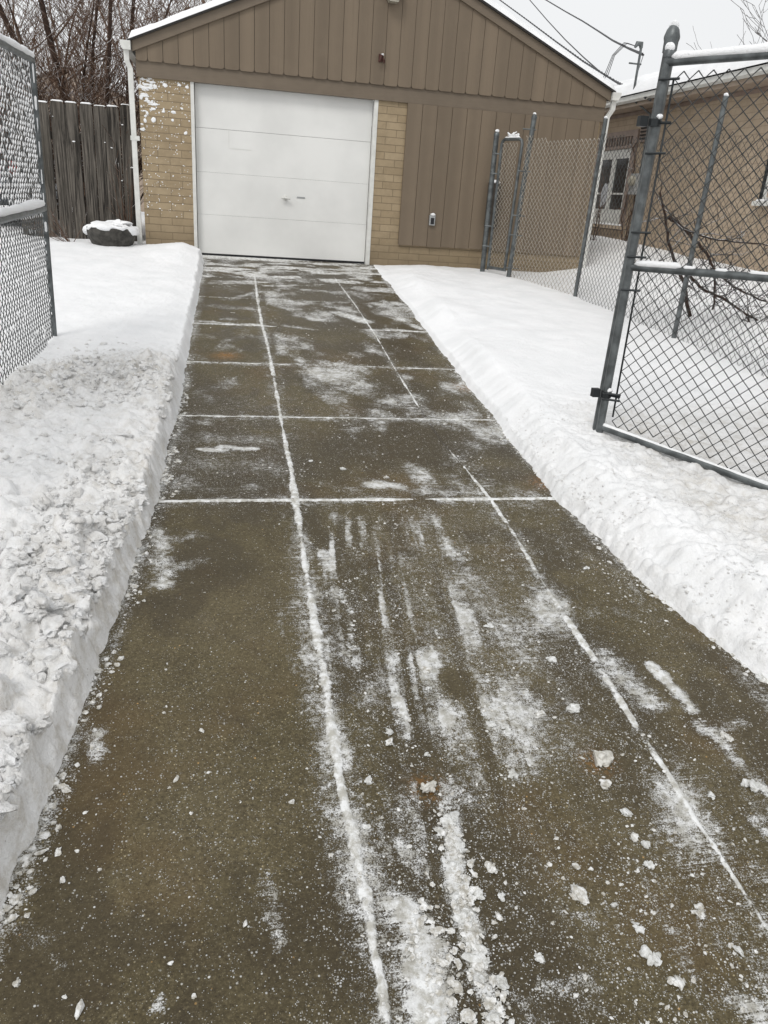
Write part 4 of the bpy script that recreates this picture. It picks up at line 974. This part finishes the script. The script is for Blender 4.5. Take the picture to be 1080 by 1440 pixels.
m.tube(loop, .021, 10); m.tube([ga+Vector((0,0,.02)), ga+gu*gw+Vector((0,0,.02))], .021, 10); m.build('frame', M['galv'], wg, True, 50)
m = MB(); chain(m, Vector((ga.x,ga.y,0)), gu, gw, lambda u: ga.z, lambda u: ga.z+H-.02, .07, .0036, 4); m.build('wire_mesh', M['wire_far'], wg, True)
m = MB()
for k in range(9):
    c = ga+gu*(.10+k*(gw-.2)/8)+Vector((.02,0,H+.02)); t = random.uniform(.03,.08)
    m.tube([c, c+Vector((.02*random.uniform(-1,1),0,t*.6)), c+Vector((.05*random.uniform(-1,1),0,t))], [.011,.012,.008], 6)
snow_strip(m, ga+gu*.05+Vector((0,0,H+.014)), ga+gu*(gw-.05)+Vector((.03,0,H+.014)), .016, 41, .012)
m.build('wire_tips_snow', M['snow'], wg, True)

# ------------------------------------------------------------------ snow-crusted chain-link leaf on the left
def ground_l(x, y): return float(left_h(np.array([x]), np.array([y]))[0][0])
LB = Vector((-1.325, 6.38, ground_l(-1.325,6.38))); LU = Vector((-.005,-1,0)).normalized(); LW = 3.6
lg = thing('snowy_chain_link_gate', 'chain link leaf with upper mesh crusted white by snow at far left', 'gate', LB)
m = MB(); m.tube([LB+Vector((.0,0,-.2)), LB+Vector((.025,0,1.90))], .019, 12); m.build('upright', M['galv'], lg, True, 40)
m = MB(); m.tube([LB+Vector((.01,.0,.92)), LB+LU*LW+Vector((0,0,.80))], .024, 10); mr_ = m.build('middle_rail', M['galv'], lg, True, 40)
m = MB(); snow_strip(m, LB+LU*.02+Vector((.01,0,.945)), LB+LU*LW+Vector((0,0,.825)), .03, 44, .03); m.build('rail_snow', M['snow'], mr_, True)
m = MB(); m.tube([LB+Vector((.025,0,1.87)), LB+LU*LW+Vector((0,0,1.80))], .022, 10); mr_ = m.build('top_rail', M['galv'], lg, True, 40)
m = MB(); snow_strip(m, LB+LU*.0+Vector((.025,0,1.885)), LB+LU*LW+Vector((0,0,1.815)), .028, 45, .025); m.build('rail_snow', M['snow'], mr_, True)
for k in range(7): m = MB(); snow_strip(m, LB+Vector((.014+.002*k,-.012,.75+.16*k)), LB+Vector((.016+.002*k,-.012,.75+.16*k+random.uniform(.05,.17))), .0085, 160+k, .0); m.build('upright_snow', M['snow'], lg, True)
m = MB(); zb_ = lambda u: LB.z - .0 + (ground_l(-1.33, LB.y-u) - LB.z)*1.0 - .015
sg = chain(m, Vector((LB.x,LB.y,0)), LU, LW, zb_, lambda u: LB.z+1.87-.02*u, .064, .0027, 5); m.build('wire_mesh', M['wire_mid'], lg, True)
m = MB(); rnd = random.Random(3)
for a, b in sg:
    z = (a.z+b.z)/2 - LB.z; u = LB.y-a.y
    if u > 2.6: continue
    patch = float(fbm(np.array([u*5]), np.array([z*5]), 55, 3)[0])
    pr = 1.0 if z > .98 else (.10 if z < .86 else .8)
    if rnd.random() > pr*(.42+.75*patch): continue
    lo, hi = (a, b) if a.z < b.z else (b, a)
    nrm = Vector((rnd.uniform(-.001,.004), 0, .0035)); k = rnd.uniform(.8,1.3)
    m.tube([lo+nrm*1.3, lo.lerp(hi,.35)+nrm*1.4, lo.lerp(hi,.7)+nrm, hi+nrm*.6], [.0040*k, .0034*k, .0031*k, .0028], 5)
m.build('mesh_snow', M['snow'], lg, True)

# ------------------------------------------------------------------ wooden fence
wf = thing('wooden_fence', 'weathered dark wooden picket fence with dog ear tops left of the garage', 'fence', (-1.9, 11.95, .1))
rows = [(-2.75,.15),(-2.59,.155),(-2.43,.15),(-2.262,.175),(-2.08,.165),(-1.905,.16),(-1.735,.165),(-1.56,.16),(-1.39,.14)]
m = MB(); sn = MB()
for i, (x0, ww) in enumerate(rows):
    zt = 1.775 + random.uniform(-.02,.02) + .01*i/2; z0 = -.05; cut = .035; lean_ = random.uniform(-.012,.012); yy = 11.9 + random.uniform(-.006,.006)
    poly = [(x0,yy,z0),(x0+ww,yy,z0),(x0+ww+lean_,yy,zt-cut),(x0+ww-cut+lean_,yy,zt),(x0+cut+lean_,yy,zt),(x0+lean_,yy,zt-cut)]
    m.prism(poly, (0,.022,0))
    if i > 0: snow_strip(sn, (x0+cut*.4+lean_,yy+.010,zt-.002), (x0+ww-cut*.2+lean_,yy+.010,zt-.002), .013, 60+i, .006)
m.build('pickets', M['wood'], wf)
for z in (.35, 1.35): mm = MB(); mm.box(-2.78,-1.24,11.925,11.97,z,z+.09); mm.build('rail', M['wood'], wf)
mm = MB(); mm.box(-1.28,-1.20,11.93,12.02,-.1,1.6); mm.build('post', M['wood'], wf)
for i in range(16):
    x = random.uniform(-2.7,-1.25); z = .15+1.6*random.random()**.6; r = random.uniform(.006,.013)
    sn.blob((x, 11.893, z), (r*1.7, r*.4, r*.7), 500+i, 1, .3, flat=0)
sn.build('picket_snow', M['snow'], wf, True)['kind'] = 'stuff'

# dark stone tub with a collar of snow
tubp = Vector((-1.50, 11.25, ground_l(-1.50,11.25)))
tb = thing('planter_tub', 'low dark stone planter with thick snow over its rim before wooden fence', 'planter', tubp)
m = MB(); prof = [(.20,-.08),(.26,.0),(.30,.08),(.315,.16),(.31,.205),(.28,.21),(.25,.16)]
m.lathe(tubp, prof, 24); m.build('tub', M['stone'], tb, True, 50)
m = MB()
ring = []; rad = []
for k in range(33):
    a = 2*math.pi*k/32; rr = .285 + .02*math.sin(k*1.7); ring.append(tubp+Vector((rr*math.cos(a), rr*math.sin(a), .215+.012*math.sin(k*2.3) - .05*max(0,abs(math.cos(a))-.75)*4))); rad.append(.034+.012*math.sin(k*.9)+.07*max(0,abs(math.cos(a))-.75))
m.tube(ring, rad, 10)
for k in range(8):
    a = random.random()*6.28; m.blob(tuple(tubp+Vector((.15*math.cos(a),.15*math.sin(a),.225+.01*k*.5))), (.13,.13,.04), 610+k, 2, .3)
m.blob(tuple(tubp+Vector((.10,-.05,.27))), (.06,.05,.05), 650, 2, .3)
m.build('snow_collar', M['snow'], tb, True)

# ------------------------------------------------------------------ neighbour's house on the right
HX = 7.2
hs = thing('brick_house', 'low tan brick neighbouring house with deep snow on its roof', 'house', (HX, 11, .3))
m = MB(); m.box(HX, HX+.25, 5.0, 14.02, -.2, 2.66); m.box(HX, HX+.25, 15.62, 27.5, -.2, 2.66); m.box(HX, HX+.25, 14.02, 15.62, -.2, .66); m.box(HX, HX+.25, 14.02, 15.62, 2.30, 2.66)
m.box(HX+.25, 14.5, 27.25, 27.5, -.2, 2.66); m.box(HX+.25, 14.5, 5.0, 5.25, -.2, 2.66); m.box(14.5,14.75,5,18.5,-.2,2.66)
m.build('brick_wall', M['brick_house'], hs)
m = MB(); m.box(HX-.34, HX+.02, 4.7, 27.8, 2.665, 2.69); m.box(HX-.36, HX-.335, 4.7, 27.8, 2.66, 2.80); m.build('fascia', M['fascia'], hs)
m = MB(); m.box(HX-.02, HX-.002, 5.0, 27.5, 2.60, 2.66); m.build('frieze_board', M['brown_frame'], hs)
m = MB(); m.prism([(HX-.47,4.7,2.81),(HX-.355,4.7,2.81),(HX-.355,4.7,2.73),(HX-.42,4.7,2.71),(HX-.47,4.7,2.74)], (0,23.1,0)); m.build('gutter', M['white_trim'], hs)
HP = .345
m = MB(); m.prism([(HX-.40,4.6,2.80),(11.0,4.6,2.80+HP*4.2),(14.8+.4,4.6,2.80),(14.8+.4,4.6,2.83),(11.0,4.6,2.84+HP*4.2),(HX-.40,4.6,2.83)][::-1], (0,23.3,0)); hr = m.build('roof', M['shingle'], hs)
def house_snow(xe, xr, ze, zr, y0, y1, t, seed):
    return roof_snow('roof_snow', xe, xr, ze, zr, y0, y1, t, hr, seed, 60, 120, .02)
house_snow(HX-.50, 11.0, 2.822, 2.845+HP*4.2, 4.6, 27.95, .15, 221)
house_snow(15.2, 11.0, 2.835, 2.845+HP*4.2, 4.6, 27.95, .13, 231)
# tall barred window with slatted head
def house_window(name, y0, y1, z0, z1, panes, tall):
    fr = MB(); x = HX-.03
    jw = .14 if tall else .05
    fr.box(x, x+.10, y0-jw, y0, z0-.0, z1+.30 if tall else z1+.06); fr.box(x, x+.10, y1, y1+jw, z0, z1+.30 if tall else z1+.06)
    if not tall: fr.box(x, x+.10, y0, y1, z1, z1+.06)
    if tall:
        fr.box(x, x+.10, y0, y1, z1+.20, z1+.30); fr.box(x, x+.10, y0, y1, z1, z1+.05)
        k = y0
        while k < y1: fr.box(x+.01, x+.09, k, k+.045, z1+.05, z1+.20); k += .11
    wn = fr.build('window', M['brown_frame'] if tall else M['iron'], hs)
    n = panes; w = (y1-y0)/n
    sa = MB()
    for i in range(n):
        a, b = y0+i*w, y0+(i+1)*w
        sa.box(x+.02,x+.07,a,a+.07,z0,z1); sa.box(x+.02,x+.07,b-.07,b,z0,z1); sa.box(x+.02,x+.07,a+.07,b-.07,z1-.16 if tall else z1-.05,z1); sa.box(x+.02,x+.07,a+.07,b-.07,z0,z0+(.28 if tall else .05))
        if tall: sa.box(x+.03,x+.06,a+.07,b-.07,(z0+z1)/2-.12,(z0+z1)/2-.09)
    sa.build('sash', M['white_trim'], wn)
    gl = MB(); gl.box(x+.045,x+.055,y0,y1,z0,z1); gl.build('pane', M['glass'], wn)
    sl_ = MB(); sl_.box(x-.07,x+.06,y0-jw-.03,y1+jw+.03,z0-.06,z0); s_ = sl_.build('sill', M['white_trim'] if not tall else M['brick_house'], wn)
    sn = MB(); snow_strip(sn, (x-.03,y0-jw,z0+.0), (x-.03,y1+jw,z0+.0), .026, 70, .008); sn.build('sill_snow', M['snow'], s_, True)
    return wn
wn = house_window('window', 14.18, 15.50, .74, 2.06, 2, True)
m = MB(); m.blob((HX-.0, 15.05, 1.22), (.03,.20,.22), 61, 3, .3, flat=0); m.build('pale_bag', M['curtain'], wn, True)
house_window('window', 9.0, 10.17, 1.22, 1.92, 1, False)
m = MB(); m.box(HX-.04,HX-.002,13.50,13.95,2.14,2.58); vt = m.build('wall_vent', M['brown_frame'], hs)
m = MB()
for k in range(7): m.box(HX-.055,HX-.04,13.54,13.91,2.18+k*.055,2.205+k*.055)
m.build('louvre', M['dark_gap'], vt)
m = MB(); m.box(HX-.14,HX-.003,13.56,13.82,1.28,1.62); mt = m.build('meter_box', M['greybox'], hs)
m = MB(); m.lathe((HX-.14,13.69,1.50), [(.085,0),(.085,-.06),(.06,-.085),(.01,-.09)], 16, 'x'); m.build('meter_glass', M['lens'], mt, True, 40)
m = MB(); m.tube([(HX-.07,13.62,1.62),(HX-.07,13.62,2.55),(HX-.45,13.62,2.75),(HX-.45,13.62,3.50)], .021, 10)
m.tube([(HX-.45,13.62,3.50),(HX-.46,13.62,3.56),(HX-.53,13.62,3.56),(HX-.56,13.62,3.50)], [.03,.045,.04,.02], 8); m.tube([(HX-.62,13.62,3.27),(HX-.40,13.62,3.27)], .014, 6); ms = m.build('service_mast', M['galv'], hs, True, 50)
m = MB(); hd = Vector((HX-.54,13.62,3.52)); e_ = Vector(WIRES[0][-1])
for k in range(3): m.tube([hd, hd+Vector((-.12-.03*k,.1,.05)), hd+Vector((-.24-.02*k,.25,-.12)), hd+Vector((-.26-.05*k,.35,-.40-.06*k))], .006, 5)
m.tube([e_, e_.lerp(hd,.4)+Vector((0,0,-.35)), e_.lerp(hd,.55)+Vector((0,0,-.55))], .006, 5)
m.build('drip_loop', M['cable'], ms)

# overhead wires
labs = ['thick twisted black service cable running up from the roof mast', 'lower thin black wire sagging past garage roof to the house eave', 'thin black wire crossing the lower one above the house eave', 'short stretch of thin wire meeting the garage roof slope']
for pts, lab, r in zip(WIRES, labs, (.024,.021,.019,.019)):
    m = MB()
    P3 = [Vector(p) for p in pts]
    fine_ = []
    for a, b in zip(P3[:-1], P3[1:]):
        for k in range(6): fine_.append(a.lerp(b, k/6))
    fine_.append(P3[-1])
    if r > .02:
        for s in range(2):
            tw = []
            n = len(fine_)
            dense = [fine_[i].lerp(fine_[i+1], t/6) for i in range(n-1) for t in range(6)]
            for i, p in enumerate(dense):
                a = i*1.1 + s*math.pi; tw.append(p + Vector((math.cos(a)*.013,0,math.sin(a)*.013)))
            m.tube(tw, .016, 5)
    else: m.tube(fine_, r, 5)
    o = m.build('overhead_wire', M['cable'], None)
    tag(o, lab, 'wire')

# ------------------------------------------------------------------ trees and shrubs
def grow(mb, p, d, L, r, depth, rnd, twist=.35, kids=(2,4), up=.12, min_r=.003, sides=5, spread=.75):
    n = max(3, int(5 + depth)); pts = [Vector(p)]; rad = [r]; d = Vector(d).normalized(); nodes = []
    for i in range(n):
        d = (d + Vector((rnd.gauss(0,twist), rnd.gauss(0,twist), rnd.gauss(0,twist)))*.32 + Vector((0,0,up*.3))).normalized()
        pts.append(pts[-1] + d*(L/n)); rad.append(max(min_r*.8, r*(1-.72*(i+1)/n))); nodes.append((pts[-1], d.copy(), rad[-1]))
    mb.tube(pts, rad, sides if r > .012 else (4 if r > .006 else 3), cap=False)
    if depth <= 0: return
    k = rnd.randint(*kids)
    for j in range(k):
        q, dd_, rr = nodes[min(n-1, 1 + int((n-1)*(j+.5*rnd.random()+.3)/k))]
        a = rnd.random()*6.28; side = Vector((math.cos(a), math.sin(a), rnd.uniform(-.1,.5))).normalized()
        nd = (dd_*(1-spread*.5) + side*spread).normalized()
        grow(mb, q, nd, L*rnd.uniform(.45,.75), max(min_r, rr*rnd.uniform(.5,.75)), depth-1, rnd, twist, kids, up, min_r, sides, spread)

def tree(name, label, base, stems, depth, matb, matt, seed, kids=(3,5), min_r=.004, group=None, spread=.7, up=.2, cat='tree', twist=.35):
    t = thing(name, label, cat, base, group); rnd = random.Random(seed)
    tr = MB(); cr = MB()
    for (dx, dy, dz, L, r) in stems:
        d = Vector((dx,dy,dz)).normalized(); p = Vector(base); n = 9; pts = [p + Vector((0,0,-.15))]; rad = [r*1.15]
        for i in range(n):
            d = (d + Vector((rnd.gauss(0,.05),rnd.gauss(0,.05),.02))).normalized(); p = p + d*(L/n); pts.append(p); rad.append(r*(1-.72*(i+1)/n))
            if i > 0:
                for _ in range(rnd.randint(*kids)):
                    a = rnd.random()*6.28; s = Vector((math.cos(a),math.sin(a),rnd.uniform(.0,.6))).normalized()
                    grow(cr, p, (d*.45+s*spread).normalized(), L*rnd.uniform(.18,.42)*(1-.45*i/n), max(min_r, rad[-1]*rnd.uniform(.22,.45)), depth, rnd, twist, (2,4), up, min_r)
        tr.tube(pts, rad, 8)
    tr.build('trunk', matb, t, True); cr.build('crown', matt, t, True)
    return t
tree('bare_tree', 'many stemmed bare tree with snow dusted branches right behind the wooden fence', (-2.05,14.0,.0),
     [(-.36,.02,1,4.8,.070),(-.17,-.05,1,5,.074),(.05,.05,1,5,.04),(.14,0,1,5,.045),(-.52,.08,1,4.0,.034),(.30,.1,1,4.2,.036),(-.9,-.1,.8,2.8,.026),(.6,-.2,.8,2.4,.024),(-1.1,.1,.6,2.2,.02),(.42,.0,1,3.6,.026),(-.7,.0,1,3.4,.03),(.8,.1,1,3.2,.028),(-.25,.2,1,4.4,.03)], 2, M['bark'], M['twig'], 5, (2,3), .0046, None, .8, .1)
tree('bare_tree', 'straight single trunk bare tree standing nearest the garage gutter', (-1.70,15.0,.0), [(.015,0,1,5.5,.055)], 2, M['bark'], M['twig'], 9, (2,3))
for i, (x, y, h) in enumerate(((-1.0,20,4.6),(.6,21,4.8),(-3.4,21,4.4),(-5.6,22,4.6),(-8,23,4.8),(2.4,23,4.9))):
    rr = random.Random(60+i)
    tree('bare_tree', 'dense tangle of pale brown bare branches in the thicket far behind the fence', (x,y,0), [(rr.gauss(0,.24),rr.gauss(0,.2),1,h*rr.uniform(.8,1.25),.045) for _ in range(9)], 2, M['far_twig'], M['far_twig'], 70+i, (1,3), .0058, 'thicket of bare trees behind the fence', .6, .35)
tree('bare_tree', 'bare tree beyond the house roof with twigs showing in the sky', (18.2,26.5,0), [(.05,0,1,9,.16),(-.18,-.1,1,8,.12),(.25,0,1,8,.12)], 2, M['pale_twig'], M['pale_twig'], 91, (2,4), .008)
tree('bare_shrub', 'bare upright shrub under the tall house window by the garage corner', (6.55,13.9,.30), [(random.gauss(0,.3),random.gauss(0,.35),1,random.uniform(.7,1.25),.013) for _ in range(5)], 0, M['twig'], M['twig'], 95, (1,3), .0045, None, .6, .3, 'shrub')
tree('bare_shrub', 'tangled low bare shrub just behind the left pickets of the wooden fence', (-2.65,12.9,.05), [(random.gauss(0,.45),random.gauss(0,.2),1,random.uniform(1.7,2.5),.017) for _ in range(8)], 2, M['twig'], M['twig'], 101, (1,3), .0042, None, .7, .2, 'shrub')
tree('bare_shrub', 'tangled low bare shrub behind the wooden fence end near garage downspout', (-1.62,12.9,.05), [(random.gauss(0,.35),random.gauss(0,.2),1,random.uniform(1.7,2.5),.016) for _ in range(7)], 2, M['twig'], M['twig'], 102, (1,3), .0042, None, .7, .2, 'shrub')
# brush at the foot of the wooden fence and by the downspout
tree('dead_shrub', 'thin dry twigs against the wooden fence beside the downspout', (-1.33,11.70,.10), [(random.gauss(0,.10),random.gauss(0,.05),1,random.uniform(.6,1.1),.006) for _ in range(7)], 0, M['twig'], M['twig'], 97, (0,1), .003, None, .5, .2, 'shrub')
tree('dead_shrub', 'low dry brush poking out of snow below left fence pickets', (-2.05,11.45,.05), [(random.gauss(-.6,.6),random.gauss(0,.2),.55,random.uniform(.3,.75),.005) for _ in range(12)], 0, M['twig'], M['twig'], 98, (0,1), .0025, None, .5, .0, 'shrub')
m = MB(); o_ = thing('climbing_vine', 'bare vine stems climbing the house brick beside the tall window', 'vine', (HX-.03,13.9,.3))
rnd = random.Random(12)
for k in range(4):
    y = 13.72+.08*k+rnd.uniform(-.05,.05); z = .25; pts = [(HX-.03,y,z)]
    while z < 1.3+.28*k: y += rnd.gauss(0,.035); z += .09; pts.append((HX-.03-rnd.random()*.03,y,z))
    m.tube(pts, [.011]*len(pts), 5)
    for _ in range(14):
        p = rnd.choice(pts); m.tube([p,(p[0]-.04,p[1]+rnd.gauss(0,.12),p[2]+rnd.gauss(.03,.06))], .006, 4)
m.build('stems', M['twig'], o_, True)
# arching shrub behind the open gate
ar = thing('arching_shrub', 'arching dark branches with snow on top seen through the open gate mesh', 'shrub', (4.75,7.5,.15))
m = MB(); rnd = random.Random(14)
arcs = [[(4.78,7.5,-.02),(4.62,7.5,.30),(4.49,7.5,.49),(4.36,7.5,.70),(4.28,7.5,.93),(4.16,7.48,1.14)],
        [(4.30,7.5,.94),(4.45,7.5,.86),(4.64,7.5,.73),(4.80,7.5,.62),(4.95,7.5,.45),(5.0,7.5,.24),(5.02,7.5,.05)],
        [(4.36,7.5,.90),(4.6,7.5,.80),(4.83,7.5,.75),(5.05,7.5,.73),(5.33,7.5,.73),(5.6,7.5,.70)],
        [(4.55,7.5,.42),(4.67,7.5,.38),(4.82,7.5,.27),(4.96,7.5,.22),(5.15,7.5,.16),(5.44,7.5,.02),(5.72,7.5,-.08),(6.0,7.5,-.16)],
        [(4.9,7.52,.46),(5.1,7.5,.35),(5.36,7.5,.24),(5.66,7.5,.15),(5.95,7.5,.10)],
        [(5.44,7.5,.02),(5.5,7.45,-.10),(5.58,7.4,-.2)]]
for k, a in enumerate(arcs):
    tw = MB()
    r0 = (.021,.020,.012,.019,.014,.009)[k]
    pts = []
    A = [Vector(p) for p in a]
    for p, q in zip(A[:-1], A[1:]):
        for s in range(3): pts.append(p.lerp(q, s/3)+Vector((rnd.gauss(0,.006),rnd.gauss(0,.01),rnd.gauss(0,.006))))
    pts.append(A[-1]); m.tube(pts, [r0*(1-.55*i/len(pts)) for i in range(len(pts))], 7)
    for _ in range(17):
        p = rnd.choice(pts); grow(tw, p, (rnd.uniform(-.3,1),rnd.gauss(0,.4),rnd.uniform(-.5,.6)), rnd.uniform(.15,.45), .006, 1, rnd, .5, (1,3), 0, .003)
    tw.build('twigs', M['bark'], ar, True)
m.build('stems', M['bark'], ar, True)

# ------------------------------------------------------------------ far house and the parked car behind the left leaf
fh = thing('far_house', 'distant house with a small snowy roof peak behind the bare trees', 'house', (-5.0,30,0))
m = MB(); m.box(-8,-2.2,30,36,-.2,3.0); m.prism([(-8,30,3.0),(-2.2,30,3.0),(-5.1,30,4.15)], (0,6,0)); m.build('wall', M['fascia'], fh)
m = MB(); m.prism([(-8.3,29.8,2.95),(-5.1,29.8,4.25),(-1.9,29.8,2.95),(-1.9,29.8,3.15),(-5.1,29.8,4.48),(-8.3,29.8,3.15)], (0,6.5,0)); m.build('roof', M['snow'], fh)
m = MB(); m.box(-5.6,-4.6,29.96,30.02,1.2,2.2); m.build('window', M['glass'], fh)

cz = ground_l(-3.85, 13.5) + .0
car = thing('parked_car', 'dark blue grey car with a red tail light behind the snowy left mesh', 'car', (-3.85,15.2,cz))
m = MB(); cx = -3.85
prof = [(13.05,.35),(13.02,.62),(13.06,.98),(13.25,1.08),(13.75,1.42),(14.2,1.50),(15.3,1.48),(15.95,1.10),(16.9,.98),(17.2,.80),(17.22,.40),(16.9,.28),(13.3,.28)]
nx_ = [(-.88,0),(-.80,.05)]
def loft(mb, prof, widths):
    k = len(prof); n = len(mb.v)
    for sx, ins in widths:
        cy = sum(p[0] for p in prof)/k; cz_ = sum(p[1] for p in prof)/k
        for (yy, zz) in prof:
            f = 1-ins; tum = 1 - .16*max(0, zz-.98)/.5
            mb.v.append((cx+sx*tum, cy+(yy-cy)*f, cz+cz_+(zz-cz_)*f))
    L = len(widths)
    for i in range(L-1):
        for j in range(k):
            j2 = (j+1) % k; mb.f.append((n+i*k+j, n+i*k+j2, n+(i+1)*k+j2, n+(i+1)*k+j))
    mb.f.append(tuple(n+j for j in range(k))[::-1]); mb.f.append(tuple(n+(L-1)*k+j for j in range(k)))
loft(m, prof, [(-.84,.06),(-.89,.0),(.89,.0),(.84,.06)]); m.build('body', M['car'], car, True, 30)
m = MB(); m.prism([(cx-.60,13.28,cz+1.12),(cx+.60,13.28,cz+1.12),(cx+.55,13.68,cz+1.39),(cx-.55,13.68,cz+1.39)], (0,-.012,.012)); m.build('rear_window', M['glass'], car)
for s in (-1,1):
    m = MB(); x_ = cx+s*.862; m.prism([(x_,13.7,cz+1.08),(x_,15.6,cz+1.08),(x_-s*.10,15.2,cz+1.40),(x_-s*.10,13.95,cz+1.40)], (s*.012,0,0)); m.build('side_window', M['glass'], car)
    m = MB(); m.box(cx+s*.84-.10,cx+s*.84+.03,13.00,13.12,cz+.70,cz+.90); m.build('tail_light', M['tail'], car)
    for yy in (13.95,16.35):
        m = MB(); m.lathe((cx+s*.80-.10 if s>0 else cx-.90, yy, cz+.31), [(.20,0),(.31,.01),(.31,.19),(.20,.20)], 20, 'x'); m.build('wheel', M['tyre'], car, True, 40)
m = MB(); m.box(cx-.8,cx+.8,12.96,13.06,cz+.40,cz+.58); m.build('bumper', M['black'], car)
m = MB()
for k in range(14): m.blob((cx+random.uniform(-.5,.5), 14.0+1.3*random.random(), cz+1.49), (.35,.4,.06), 800+k, 2, .2)
for k in range(8): m.blob((cx+random.uniform(-.6,.6), 13.15+.1*random.random(), cz+1.05), (.2,.1,.04), 830+k, 2, .2)
m.build('car_snow', M['snow'], car, True)
